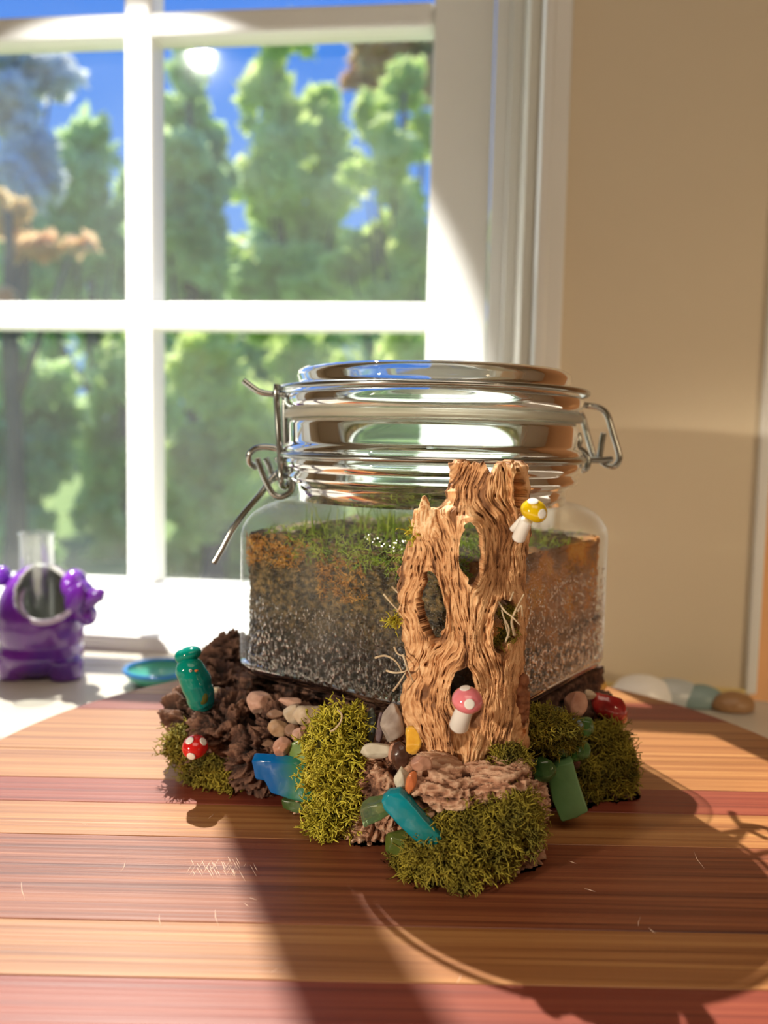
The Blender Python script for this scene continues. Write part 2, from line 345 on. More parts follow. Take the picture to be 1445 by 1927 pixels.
def tree(name, label, cat, group, Y, clumps_px, mat_, n, size, seed, base_px=None):
    rng = np.random.default_rng(seed); cl = []
    for x, y, rx, ry in clumps_px: cl.append((at(x, y, Y + rng.uniform(-.3, .3)), np.array([px2m(rx, Y), px2m(rx, Y)*.6, px2m(ry, Y)])))
    bx = at(base_px or clumps_px[0][0], 1000, Y)[0]; zg = -1.0 + .7*(Y-1)/44
    t = thing(name, label, cat, (bx, Y, zg), group)
    top = min(clumps_px, key=lambda k: k[1]); tp = at(top[0], top[1], Y)
    V, F = tube(smoothpath([(bx, Y, zg-.02), (bx+.05, Y, zg*.4), (tp[0], Y, tp[2])], 6), np.linspace(.09, .02, 13), 8); part('trunk', V, F, TB, t)
    m = MB()
    for c, r in cl: m.add(*tube([(bx + (tp[0]-bx)*.5, Y, (zg+c[2])/2), (bx*.4+c[0]*.6, Y, c[2]*.6+zg*.1), c], [.03, .02, .006], 5))
    part('branches', *m.out(), TB, t)['kind'] = 'stuff'
    V, F = leaves(rng, cl, n, size); o = part('foliage', V, F, mat_, t, smooth=False); o['kind'] = 'stuff'
G = 'garden trees beyond the window'; H = 'garden shrubs beyond the window'
tree('pointed_tree', 'green tree with a pointed crown top seen in the upper middle window pane', 'tree', G, 7.0, [(355, 140, 38, 45), (345, 220, 62, 50), (330, 300, 75, 60), (400, 310, 55, 60), (310, 400, 80, 80), (400, 440, 75, 100), (350, 540, 90, 80)], LD, 6200, .085, 1)
tree('broad_tree', 'tall green tree touching the upper muntin right of the pointed tree', 'tree', G, 9.6, [(525, 110, 55, 65), (500, 190, 50, 60), (570, 200, 60, 60), (520, 300, 70, 80), (610, 290, 60, 70), (560, 400, 100, 90), (640, 360, 50, 60), (610, 520, 110, 90), (500, 560, 90, 90)], LG, 9000, .10, 2)
tree('autumn_tree', 'tree with orange and yellow top beside the right window stile', 'tree', G, 12.0, [(715, 95, 50, 40), (765, 95, 60, 50), (690, 145, 40, 40), (740, 150, 60, 50), (800, 140, 50, 60)], LO, 5200, .10, 3, 760)
tree('yellow_green_tree', 'yellow-green tree with sky gaps beside the right window stile', 'tree', G, 7.6, [(760, 175, 55, 45), (700, 215, 45, 40), (800, 270, 50, 45), (740, 290, 45, 45), (690, 330, 40, 35), (760, 380, 45, 50), (730, 470, 60, 50), (800, 480, 60, 70), (660, 500, 45, 50), (790, 570, 90, 80)], LG, 6200, .08, 4, 740)
tree('bloom_pale_tree', 'pale tree with tan top in the far left window pane, glass bloom put into its leaf colour', 'tree', G, 5.8, [(30, 120, 60, 40), (100, 140, 45, 40), (40, 210, 60, 60), (60, 290, 50, 60), (30, 360, 45, 50)], LW, 3600, .075, 5, 20)
tree('leafy_tree', 'dark green leafy tree left of the vertical muntin, under the sky gap', 'tree', G, 8.4, [(170, 280, 65, 55), (130, 360, 75, 80), (215, 400, 65, 100), (70, 500, 100, 80), (190, 540, 100, 90)], LD, 6500, .09, 6)
tree('orange_shrub', 'orange-leaved shrub at the far left edge under the pale tree', 'shrub', H, 4.6, [(15, 400, 35, 45), (50, 460, 50, 26), (140, 460, 40, 18), (10, 560, 30, 30)], LO, 900, .05, 7)
for k, (x, Y, lab, mm) in enumerate(((50, 5.3, 'dark green shrub behind the purple elephant planter', LD), (235, 6.4, 'green shrub low behind the vertical muntin', LG), (400, 5.3, 'bright green shrub low in the window, left of the jar clasp', LG), (580, 6.5, 'green shrub seen above the jar lid', LG), (760, 5.4, 'yellow-green shrub low beside the right window stile, above the jar', LG), (-140, 6.4, 'dark green shrub outside the left window pane', LD), (930, 6.4, 'green shrub hidden mostly by the right stile', LD))):
    tree('shrub', lab, 'shrub', H, Y, [(x, 690, 80, 80), (x+10, 800, 90, 100), (x-10, 930, 90, 100), (x, 1060, 90, 100), (x, 1150, 80, 60)], mm, 5600, .07, 20+k)
for k, x in enumerate(range(-260, 1120, 125)):
    tree('background_tree', 'distant green tree filling the gaps behind the nearer garden trees', 'tree', 'distant background trees', 17.0 + 3.2*(k % 2), [(x, 500+(k % 3)*30, 80, 110), (x-10, 660, 90, 120), (x+10, 840, 90, 120), (x, 960, 80, 60)], LD, 2600, .17, 60+k)

# ---------------------------------------------------------------- round board
bc = np.array([.0084, .2655]); BR = .150
bd = thing('round_board', 'round turntable board of striped reddish acacia planks under the jar', 'serving board', (bc[0], bc[1], ZC))
seams = [.1155, .1275, .1460, .1647, .1849, .2261, .2472, .2650, .2900, .3338, .3560, .3850, .4155]
wm = ['woodB', 'woodB', 'woodA', 'woodB', 'woodC', 'woodB', 'woodA', 'woodB', 'woodB', 'woodA', 'woodB', 'woodC', 'woodB']
for k in range(len(seams)-1):
    a, b = seams[k]+.00008, seams[k+1]-.00008
    ts = np.linspace(a, b, 14); hw = np.sqrt(np.maximum(BR**2 - (ts-bc[1])**2, 1e-7))
    poly = [(bc[0]+h, t, ZB-.014) for t, h in zip(ts, hw)] + [(bc[0]-h, t, ZB-.014) for t, h in zip(ts[::-1], hw[::-1])]
    V, F = prism(poly, (0, 0, .014)); V[:, 2] += 0
    # ease the top rim
    V, F = bevelled(V, F, .00018, 1); part('plank', V, F, M[wm[k % len(wm)]], bd, smooth=False)
V, F = lathe([(.095, ZC), (.100, ZC+.001), (.100, ZB-.0145), (.02, ZB-.0145), (.02, ZC)], bc, 64); part('turntable_base', V, F, M['woodC'], bd, smooth=False)
rng = random.Random(5); m_ = MB()
for i in range(46):
    x = 358 + rng.random()*122; y = 1612 + rng.random()*28; L_ = 10 + rng.random()*16; sgn = rng.choice((-.5, .45, .4))
    a, b = _rays(x, y), _rays(x+sgn*L_, y+L_*.8); a = a*ZB/a[2]; b = b*ZB/b[2]; m_.add(*tube([a, (a+b)/2, b], [.00003, .00007, .00002], 4))
for x, y, dx, dy in ((40, 1660, 8, 36), (300, 1720, 3, 24), (405, 1712, 6, 30), (470, 1690, 14, 4), (228, 1640, 8, -20), (392, 1540, 12, -10), (460, 1700, 8, 6), (1305, 1600, 20, 34), (1220, 1745, 14, 12), (1205, 1725, -4, 18), (1100, 1672, 20, 6), (860, 1850, 8, -16), (1070, 1620, 14, 5), (510, 1830, 18, -10), (155, 1550, 10, 2)):
    a, b = _rays(x, y), _rays(x+dx, y+dy); a = a*ZB/a[2]; b = b*ZB/b[2]; m_.add(*tube([a, (a+b)/2+(b-a)[[1, 0, 2]]*.05, b], [.00003, .00009, .00002], 4))
V, F = m_.out(); o = part('scratches', V, F, mat('scratched_wood', (.85, .62, .48), .6), bd); o['kind'] = 'stuff'

# ---------------------------------------------------------------- glass jar
jar = thing('glass_jar', 'square clip-top glass jar with soil and moss inside, on the bark stand', 'jar', (JC[0], JC[1], ZJ))
def sq(half, r, k=128):                          # rounded square matched to circle angles
    P = []
    for j in range(k):
        a = 2*math.pi*(j+.5)/k; d = np.array([math.cos(a), math.sin(a)])
        t = half/max(abs(d)); p = d*t; q = np.abs(p); h = half-r
        if q[0] > h and q[1] > h:
            lo, hi = 0.0, t
            for _ in range(30):
                mid = (lo+hi)/2; w = np.maximum(np.abs(d*mid)-h, 0); (lo, hi) = (mid, hi) if math.hypot(*w) < r else (lo, mid)
            p = d*lo
        P.append(p)
    return np.array(P)
def loft(levels, capb=False, capt=False, k=128):
    V = []; F = []
    ca = np.array([[math.cos(2*math.pi*(j+.5)/k), math.sin(2*math.pi*(j+.5)/k)] for j in range(k)])
    for (b, half, r, cr_, z) in levels:
        P = sq(half, r)*b + ca*cr_*(1-b); xy = JC + P[:, :1]*AX + P[:, 1:]*AY; V.append(np.c_[xy, np.full(k, z)])
    n = len(levels)
    for i in range(n-1):
        for j in range(k): F.append([i*k+j, i*k+(j+1) % k, (i+1)*k+(j+1) % k, (i+1)*k+j])
    if capb: F.append(list(range((n-1)*k, n*k)))
    if capt: F.append(list(range(k))[::-1])
    return np.concatenate(V), F
lv = []
for i in range(13):
    a = math.pi/2*i/12; lv.append((math.sin(a), HS, .016, .0478, -.0215-.0135*(1-math.cos(a))))
for z in np.linspace(-.038, -.079, 8): lv.append((1, HS, .016, .0478, z))
V, F = loft(lv); part('jar_body', V, F, M['body'], jar)
lb = [(1, HS-.0004, .0155, 0, -.0782), (1, HS, .016, 0, -.0792), (1, HS-.0008, .0155, 0, -.0815), (1, HS-.003, .014, 0, -.0834)]
lt = [(1, HS-.0004, .0155, 0, -.0782)]
V, F = loft(lb, capb=True, capt=True); part('glass_bottom', V, F, glass('greenish_glass', (.72, .88, .82)), jar)
nk = [(.0500, .0066), (.0510, .0060), (.0513, .0045), (.0512, -.0012), (.0518, -.0022), (.0530, -.0032), (.0533, -.0046), (.0524, -.0056), (.0524, -.0066), (.0532, -.0078), (.0530, -.0098), (.0516, -.0108), (.0512, -.0118), (.0522, -.0130), (.0518, -.0144), (.0492, -.0156), (.0480, -.0175), (.0480, -.0215),
      (.0452, -.0215), (.0450, -.0150), (.0455, -.0100), (.0474, -.0040), (.0482, .0000), (.0482, .0060), (.0486, .0066)]
V, F = lathe(nk, JC, 128); part('neck', V, F[:], M['clear'], jar)
V, F = lathe([(.0465, .0070), (.0525, .0068), (.0530, .0080), (.0525, .0094), (.0465, .0095)], JC, 96); part('gasket', V, F, M['gasket'], jar)
ld = [(.0001, .0232), (.0440, .0238), (.0468, .0240), (.0482, .0230), (.0486, .0212), (.0480, .0196), (.0486, .0182), (.0505, .0168), (.0524, .0156), (.0531, .0140), (.0529, .0118), (.0520, .0100), (.0505, .0096), (.0490, .0096), (.0482, .0106), (.0468, .0140), (.0450, .0180), (.0420, .0194), (.0001, .0196)]
V, F = lathe(ld, JC, 128); part('lid', V, F, M['clear'], jar)
# wires
wr = .00098
def ring(R, z, k=120): return [(JC[0]+R*math.cos(t), JC[1]+R*math.sin(t), z) for t in np.linspace(0, 2*math.pi, k)]
V, F = tube(ring(.0541, .0168), wr, 10, False); part('lid_wire', V, F, M['steel'], jar)
V, F = tube(ring(.0537, -.0060), wr, 10, False); part('neck_wire', V, F, M['steel'], jar)
def wire(name, pts, par=jar, r=.00112, n=8, Y=.2935):
    P = [at(p[0], p[1], Y if len(p) < 3 else Y+p[2]) for p in pts]; V, F = tube(smoothpath(P, n), r, 10); return part(name, V, F, M['steel'], par)
cl = wire('clasp_handle', [(458, 716, 0), (468, 724, 0), (490, 738, 0), (520, 742, .001), (548, 741, .003), (590, 737, -.006)])
wire('clasp_link', [(521, 724, -.002), (520, 740, -.0025), (522, 780, -.002), (525, 830, -.002), (528, 880, -.001), (529, 905, -.001), (533, 916, .001), (541, 914, .003), (546, 900, .004)], n=6)
wire('clasp_link', [(536, 742, .006), (536, 800, .006), (540, 880, .006), (543, 900, .006)], n=5)
wire('clasp_loop', [(570, 855, -.004), (540, 850, -.001), (510, 842, 0), (484, 843, 0), (469, 855, 0), (470, 870, .001), (482, 880, .003)])
wire('clasp_loop', [(484, 862, -.003), (490, 880, -.003), (500, 905, -.003), (512, 927, -.003), (528, 935, -.003), (546, 926, -.003), (550, 908, -.002), (540, 897, 0), (520, 899, .002), (505, 908, .003)])
wire('clasp_loop', [(500, 862, .006), (508, 880, .006), (514, 895, .006), (530, 880, .006), (520, 860, .006)], n=5)
wire('clasp_lever', [(520, 893, .002), (508, 905, .001), (490, 930, -.001), (460, 965, -.003), (436, 998, -.004), (418, 1032, -.004), (402, 1059, -.004)])
YH = .318
wire('hinge_wire', [(1010, 752, -.030), (1060, 758, -.012), (1098, 762, -.006), (1128, 768, -.005), (1143, 782, -.005), (1152, 812, -.005), (1163, 848, -.005), (1165, 865, -.005), (1156, 877, -.005), (1142, 875, -.004), (1132, 868, -.003)], Y=YH)
wire('hinge_wire', [(1062, 768, -.002), (1085, 772, .004), (1096, 786, .006), (1104, 815, .006), (1114, 850, .006), (1120, 862, .006)], Y=YH)
wire('hinge_wire', [(1085, 868, -.010), (1105, 866, -.008), (1130, 866, -.006), (1150, 864, -.004)], Y=YH, r=.0012)
wire('hinge_stub', [(1136, 815, -.004), (1132, 835, -.004), (1128, 862, -.004)], Y=YH)
wire('hinge_stub', [(1087, 815, -.012), (1090, 830, -.012), (1088, 842, -.012), (1098, 850, -.012), (1106, 862, -.012), (1104, 880, -.012), (1094, 886, -.012)], Y=YH)
# contents of the jar
rng = np.random.default_rng(11)
lv = []
zt = -.0335
for z in np.linspace(zt, -.0780, 46): lv.append((1, HS-.0028, .0135, 0, z))
V, F = loft(lv, capb=True)
ntop = len(V)
# bumpy top as rings shrinking to the middle
rings = [V[:128]]; 
for s in (.93, .85, .7, .5, .3, .12): rings.append(np.c_[JC + (V[:128, :2]-JC)*s, np.full(128, zt)])
R_ = np.concatenate(rings[1:]); base_i = len(V); V = np.concatenate([V, R_])
idx = [list(range(128))] + [list(range(base_i+i*128, base_i+(i+1)*128)) for i in range(6)]
for i in range(6):
    for j in range(128): F.append([idx[i+1][j], idx[i+1][(j+1) % 128], idx[i][(j+1) % 128], idx[i][j]])
F.append(idx[6])
topm = V[:, 2] > zt-.0008
lu = (V[:, :2]-JC) @ AX
V[topm, 2] += fbm(V[topm]*90, 3)*.0022 - .0035*np.clip(lu[topm]/HS+.1, 0, 1)
nrm = (V[:, :2]-JC); nrm /= np.linalg.norm(nrm, axis=1)[:, None]+1e-9
V[:, :2] -= nrm*(np.abs(fbm(V*600, 9, 3))*.0014)[:, None]*(~topm)[:, None]
def soilmat():
    m = noisy('terrarium_soil', [(.008, .007, .007), (.04, .03, .02), (.13, .09, .05)], .8, (500, 500, 500), 8, bump=1, bscale=(1800,)*3, bdist=.0008, pos=[.35, .52, .72])
    nt = m.node_tree; N = nt.nodes; L = nt.links; b = N['Principled BSDF']; src = b.inputs['Base Color'].links[0].from_socket
    tc = N.new('ShaderNodeTexCoord'); sp = N.new('ShaderNodeSeparateXYZ'); L.new(tc.outputs['Object'], sp.inputs[0])
    no = N.new('ShaderNodeTexNoise'); no.inputs['Scale'].default_value = 90; no.inputs['Detail'].default_value = 4; L.new(tc.outputs['Object'], no.inputs['Vector'])
    def band(lo, hi, noise):
        a = N.new('ShaderNodeMath'); a.operation = 'MULTIPLY_ADD'; L.new(no.outputs['Fac'], a.inputs[0]); a.inputs[1].default_value = noise; L.new(sp.outputs['Z'], a.inputs[2])
        r = N.new('ShaderNodeMapRange'); r.inputs['From Min'].default_value = lo + noise*.5; r.inputs['From Max'].default_value = hi + noise*.5; L.new(a.outputs[0], r.inputs[0]); return r.outputs[0]
    def mixc(fac, a, c):
        mx = N.new('ShaderNodeMix'); mx.data_type = 'RGBA'; L.new(fac, mx.inputs[0]); L.new(a, mx.inputs[6])
        if isinstance(c, tuple): mx.inputs[7].default_value = (*c, 1)
        else: L.new(c, mx.inputs[7])
        return mx.outputs[2]
    n3 = N.new('ShaderNodeTexNoise'); n3.inputs['Scale'].default_value = 420; n3.inputs['Detail'].default_value = 5; L.new(tc.outputs['Object'], n3.inputs['Vector'])
    r2 = N.new('ShaderNodeValToRGB'); e = r2.color_ramp.elements; e.new(.5); e[0].position = .38; e[0].color = (.018, .013, .008, 1); e[1].position = .5; e[1].color = (.10, .075, .03, 1); e[2].position = .64; e[2].color = (.30, .19, .07, 1); L.new(n3.outputs['Fac'], r2.inputs[0])
    c = mixc(band(.012, .030, .03), src, r2.outputs[0])
    # warm reflection on the jar's right face, painted into the soil colour
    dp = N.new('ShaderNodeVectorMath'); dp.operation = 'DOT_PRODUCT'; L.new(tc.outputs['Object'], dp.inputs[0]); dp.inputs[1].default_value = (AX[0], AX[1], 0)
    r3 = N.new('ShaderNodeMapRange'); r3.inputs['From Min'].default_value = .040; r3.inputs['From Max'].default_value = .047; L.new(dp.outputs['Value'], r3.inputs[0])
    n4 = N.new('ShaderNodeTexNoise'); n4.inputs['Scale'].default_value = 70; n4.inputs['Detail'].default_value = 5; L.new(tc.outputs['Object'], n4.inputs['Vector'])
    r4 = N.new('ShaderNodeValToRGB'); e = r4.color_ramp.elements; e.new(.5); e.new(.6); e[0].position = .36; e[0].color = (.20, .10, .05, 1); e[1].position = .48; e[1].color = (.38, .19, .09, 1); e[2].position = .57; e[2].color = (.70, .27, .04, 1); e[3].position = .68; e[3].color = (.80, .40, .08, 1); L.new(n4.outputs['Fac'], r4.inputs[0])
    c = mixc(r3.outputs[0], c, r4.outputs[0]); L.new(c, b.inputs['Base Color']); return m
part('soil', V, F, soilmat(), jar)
def strands(P, N_, L0, r0, curl, rng, seg=4, k=3, forks=1, droop=0):
    """many tapered curling fibres as one mesh"""
    VV = []; FF = []; cnt = 0
    def one(p, d, L_, r, lev):
        nonlocal cnt
        pts = [p]; dd = d.copy()
        for s in range(seg):
            dd = dd + rng.normal(size=3)*curl; dd[2] -= droop; dd /= np.linalg.norm(dd)+1e-9; pts.append(pts[-1] + dd*L_/seg)
        pts = np.array(pts); u = np.cross(dd, rng.normal(size=3)); u /= np.linalg.norm(u)+1e-9; w = np.cross(dd, u)
        rr = r*np.linspace(1, .35, seg+1); a = np.arange(k)*2*math.pi/k
        ringv = pts[:, None, :] + rr[:, None, None]*(np.cos(a)[None, :, None]*u + np.sin(a)[None, :, None]*w); VV.append(ringv.reshape(-1, 3))
        for i in range(seg):
            for j in range(k): FF.append((cnt+i*k+j, cnt+i*k+(j+1) % k, cnt+(i+1)*k+(j+1) % k, cnt+(i+1)*k+j))
        cnt += (seg+1)*k
        if lev > 0:
            for _ in range(2):
                q = pts[rng.integers(1, seg)]; one(q, dd + rng.normal(size=3)*.8, L_*.5, r*.75, lev-1)
    for i in range(len(P)): one(P[i], N_[i], L0*rng.uniform(.5, 1.3), r0*rng.uniform(.7, 1.25), forks)
    return np.concatenate(VV), [list(f) for f in FF]
def inside(n, face, zlo, zhi, ulo=-.9, uhi=.9, bias=1.0):
    t = rng.uniform(ulo, uhi, n)*(HS-.006); z = zlo + (zhi-zlo)*rng.uniform(0, 1, n)**bias; d = HS-.0034
    if face == 'l': xy = JC + t[:, None]*AX - d*AY; nn = -AY
    else: xy = JC + d*AX + t[:, None]*AY; nn = AX
    P = np.c_[xy, z]; tang = AX if face == 'l' else AY
    a = rng.uniform(0, 2*math.pi, n); D = np.c_[np.cos(a)[:, None]*tang, np.sin(a)] ; return P, D
def clampin(V):
    q = (V[:, :2]-JC); a = np.clip(q @ AX, -HS+.0012, HS-.0012); b = np.clip(q @ AY, -HS+.0012, HS-.0012)
    lim = HS-.0012-.016; w = np.stack([np.maximum(np.abs(a)-lim, 0), np.maximum(np.abs(b)-lim, 0)], 1); h = np.hypot(w[:, 0], w[:, 1]); s = np.where(h > .016, .016/np.maximum(h, 1e-9), 1)
    a = np.sign(a)*(np.minimum(np.abs(a), lim) + w[:, 0]*s); b = np.sign(b)*(np.minimum(np.abs(b), lim) + w[:, 1]*s)
    V[:, :2] = JC + a[:, None]*AX + b[:, None]*AY; return V
fb = noisy('brown_fibre', [(.025, .016, .010), (.12, .08, .04), (.27, .19, .11)], .8, (300, 300, 300), pos=[.35, .5, .65])
P, D = inside(1500, 'l', -.068, -.040); V, F = strands(P, D, .0035, .00022, .5, rng, 3, 3, 0); o = part('brown_fibres', clampin(V), F, fb, jar); o['kind'] = 'stuff'
fo = noisy('orange_moss_fibre', [(.35, .15, .03), (.66, .32, .06), (.78, .48, .14)], .8, (300, 300, 300), pos=[.35, .5, .65])
P1, D1 = inside(420, 'l', -.052, -.038, -.25, .18); P2, D2 = inside(500, 'l', -.043, -.034, -.95, -.35); P3, D3 = inside(150, 'r', -.058, -.04, .1, .8)
V, F = strands(np.r_[P1, P2, P3], np.r_[D1, D2, D3], .003, .00022, .6, rng, 3, 3, 1); o = part('orange_moss', clampin(V), F, fo, jar); o['kind'] = 'stuff'
fg = noisy('bright_green_moss', [(.12, .22, .02), (.30, .45, .04), (.50, .58, .10)], .7, (200, 200, 200), pos=[.35, .5, .65])
n = 1500; q = rng.uniform(-.9, .9, (n, 2))*(HS-.004); xy = JC + q[:, :1]*AX + q[:, 1:]*AY
P = np.c_[xy, zt - .0020 + .002*rng.random(n) - .0035*np.clip(q[:, 0]/HS+.1, 0, 1)]; D = np.c_[rng.normal(size=(n, 2))*.5, np.ones(n)]
P4, D4 = inside(500, 'l', -.040, -.0335, -.5, .95); P = np.r_[P, P4]; D = np.r_[D, D4]
V, F = strands(P, D, .0042, .00024, .45, rng, 3, 3, 1); o = part('green_moss', clampin(V), F, fg, jar); o['kind'] = 'stuff'
n = 34; q = np.c_[rng.uniform(-.6, .5, n), rng.uniform(-.75, -.2, n)]*HS; xy = JC + q[:, :1]*AX + q[:, 1:]*AY
V, F = strands(np.c_[xy, np.full(n, zt)], np.c_[rng.normal(size=(n, 2))*.12, np.ones(n)], .0125, .00028, .12, rng, 6, 3, 0); o = part('grass_blades', clampin(V), F, fg, jar); o['kind'] = 'stuff'
# drainage pebbles against the glass, low in the jar
m_ = MB()
for i in range(260):
    P, D = inside(1, 'l' if i < 190 else 'r', -.077, -.064, -1, 1, 1.4); Vv, Ff = ICO[2]
    V = Vv*rng.uniform(.0008, .0021, 3) @ rotm(rng.uniform(0, 6, 3)).T + P[0]; m_.add(V, Ff)
V, F = m_.out(); o = part('drainage_pebbles', clampin(V), F, noisy('charcoal_pebbles', [(.02, .022, .026), (.07, .06, .055), (.17, .09, .06)], .4, (140, 140, 140), pos=[.4, .55, .7]), jar); o['kind'] = 'stuff'
# condensation drops on the glass
m_ = MB(); Vv, Ff = ICO[1]
for i in range(4200):
    face = 'l' if rng.random() < .55 else 'r'; t = rng.uniform(-1, 1)*(HS-.014)
    z = -.0785 + (.034 if face == 'r' else .024)*rng.random()**(1.1 if face == 'r' else 1.6); s = (.00016 + .00072*rng.random()**2.0)*(1.3 if z < -.066 else .85)
    d = HS-.0001; xy = (JC + t*AX - d*AY) if face == 'l' else (JC + d*AX + t*AY); nn = -AY if face == 'l' else AX; tg = AX if face == 'l' else AY
    V = xy[None, :]*1.0 + Vv[:, :1]*s*.8*tg + Vv[:, 1:2]*s*.45*nn; m_.add(np.c_[V, z + Vv[:, 2]*s*rng.uniform(1, 1.7)], Ff)
V, F = m_.out(); o = part('condensation_drops', V, F, M['drop'], jar); o['kind'] = 'stuff'

# ---------------------------------------------------------------- bark stand
def barkpiece(name, label, shapes, m, vox, amp, seed, stretch, grain=(0, 0, 0), strat=0.0):
    V, F = union(shapes, vox*.72); N = vnorm(V, F)
    Rr = rotm(grain); Q = (V @ Rr)*np.array(stretch)          # fibres run along the third axis of this frame
    Q = Q + .0022*np.stack([vn(V*160, seed+30+k) for k in range(3)], 1)
    r = 1-np.abs(fbm(Q*300, seed, 4))*1.7; fi = 1-np.abs(fbm(Q*1100, seed+2, 3))*1.6; big = fbm(V*75, seed+5, 2)
    crack = np.clip(.10-np.abs(vn(Q*150, seed+11)), 0, .10)*10
    if strat:
        ph = (V[:, 2] + .0016*fbm(V*np.array([90, 90, 260]), seed+8, 3))*strat; fr_ = ph % 1; st = np.where(fr_ < .75, .9-.3*fr_, .1) + .35*vn(np.c_[V[:, :2]*90, np.floor(ph)*3.7], seed+9); r = r*.35 + st*.9
    hh = (r-.6) + .38*(fi-.5) - .9*crack
    V = V + N*(hh*amp + big*amp*1.0)[:, None]; r = .5*r + .5*fi - .5*crack
    V[:, 2] = np.maximum(V[:, 2], ZB+.0003)
    # keep clear of the jar
    q = V[:, :2]-JC; a = q @ AX; b = q @ AY; ins = (np.abs(a) < HS+.0006) & (np.abs(b) < HS+.0006) & (V[:, 2] > ZJ-.0006)
    oa = np.abs(a) > np.abs(b); lowz = V[:, 2] < ZJ+.004
    V[ins & lowz, 2] = ZJ-.0006
    k = ins & ~lowz; da = np.where(oa, np.sign(a)*(HS+.0006), a); db = np.where(oa, b, np.sign(b)*(HS+.0006))
    V[k, :2] = (JC + da[:, None]*AX + db[:, None]*AY)[k]
    t_ = np.clip(.5 + (r-.55)*.9, 0, 1); o = part(name, V, F, m, vcol=t_); return tag(o, label, 'bark')
def eb(px, py, Y, rx, ry, rd=None, rot=(0, 0, 0), n=4):
    return ell(at(px, py, Y), (px2m(rx, Y), rd if rd else px2m(rx, Y), px2m(ry, Y)), rot, n)
BG = 'bark pieces of the stand'
slab = box(JC[0]-.05, JC[0]+.05, JC[1]-.05, JC[1]+.05, ZB+.0004, ZJ-.0006)
o = barkpiece('bark_slab', 'dark bark slab under the middle of the jar', [(np.c_[JC + (slab[0][:, :1]-JC[0])*AX + (slab[0][:, 1:2]-JC[1])*AY, slab[0][:, 2]], slab[1])], M['bark'], .0012, .0012, 3, (1, 1, 1)); 
barkpiece('bark_log', 'dark brown bark log sticking out left of the jar', [eb(425, 1252, .318, 50, 58, .012, (0, -.5, 0)), eb(395, 1305, .300, 62, 50, .012, (0, -.5, 0)), eb(366, 1345, .283, 54, 42, .012), eb(430, 1365, .270, 75, 62, .014), eb(405, 1425, .272, 72, 44, .012, (0, .45, 0)), eb(490, 1420, .262, 75, 72, .014), eb(540, 1400, .262, 85, 85, .012), eb(470, 1385, .285, 100, 90, .014)], M['bark'], .0007, .0030, 11, (1, 1, .16), (.2, 1.15, -.5))
barkpiece('bark_chunk', 'pink-brown bark chunk behind the pebbles, left of the driftwood foot', [eb(640, 1450, .246, 95, 120, .012), eb(720, 1500, .232, 70, 95, .010), eb(690, 1570, .234, 70, 55, .012), eb(600, 1530, .248, 60, 60, .010), eb(770, 1440, .232, 60, 70, .008)], M['barkp'], .0007, .0022, 21, (1, 1, .2), (0, .25, 0))
barkpiece('bark_ledge', 'layered tan bark ledge directly under the driftwood tower', [eb(845, 1480, .2145, 92, 44, .011, (0, .12, 0)), eb(930, 1460, .217, 74, 46, .012), eb(800, 1510, .214, 48, 30, .008), eb(880, 1530, .222, 115, 50, .014)], M['barkp'], .0006, .0019, 31, (1, 1, .2), (0, 1.45, 0), strat=300)
barkpiece('bark_block', 'brown bark block behind the front clump of moss', [eb(880, 1595, .219, 118, 70, .014), eb(960, 1590, .222, 60, 60, .012), eb(800, 1600, .226, 80, 50, .012), eb(985, 1500, .236, 50, 70, .012)], M['barkp'], .0008, .0022, 41, (1, 1, .2), (0, 1.2, 0))
barkpiece('bark_knot', 'dark red-brown bark knot at the right end of the stand', [eb(1120, 1450, .270, 62, 85, .014), eb(1060, 1500, .262, 62, 46, .014), eb(1150, 1480, .266, 44, 62, .012), eb(1090, 1395, .277, 70, 60, .012), eb(1025, 1440, .256, 52, 72, .012), eb(1125, 1350, .287, 45, 40, .010)], M['bark'], .0007, .0028, 51, (1, 1, .2), (.2, -.5, .4))

# ---------------------------------------------------------------- driftwood tower at the front corner of the jar
def interp(y, tab): t = np.array(tab, float); return np.interp(y, t[:, 0], t[:, 1])
LT = [(864, 852), (872, 845), (900, 843), (930, 840), (950, 832), (958, 820), (966, 805), (990, 786), (1010, 771), (1040, 760), (1070, 751), (1100, 748), (1150, 749), (1200, 757), (1240, 766), (1280, 762), (1300, 756), (1340, 751), (1380, 757), (1405, 768), (1425, 790), (1442, 802)]
RT = [(864, 988), (880, 993), (920, 998), (960, 999), (1010, 998), (1050, 991), (1100, 989), (1130, 991), (1160, 994), (1200, 990), (1260, 986), (1300, 993), (1350, 995), (1400, 997), (1418, 990), (1442, 915)]
HOL = [(888, 1042, 23, 57, 0.04), (811, 1144, 25, 58, .10), (951, 1178, 22, 54, -.10), (873, 1300, 28, 38, 0), (981, 1325, 14, 56, 0), (979, 930, 13, 44, .12)]
NX, NY = 230, 520
qs = np.linspace(0, 1, NX); ys = np.linspace(864, 1442, NY); Q, YY = np.meshgrid(qs, ys)
XL = interp(YY, LT); XR = interp(YY, RT)
jit = fbm(np.c_[YY.ravel()*.08, YY.ravel()*0, Q.ravel()*0+3], 71, 3).reshape(Q.shape)*3.0
XL = XL + jit; XR = XR - np.roll(jit, 40, 0)*.6
XX = XL + (XR-XL)*Q
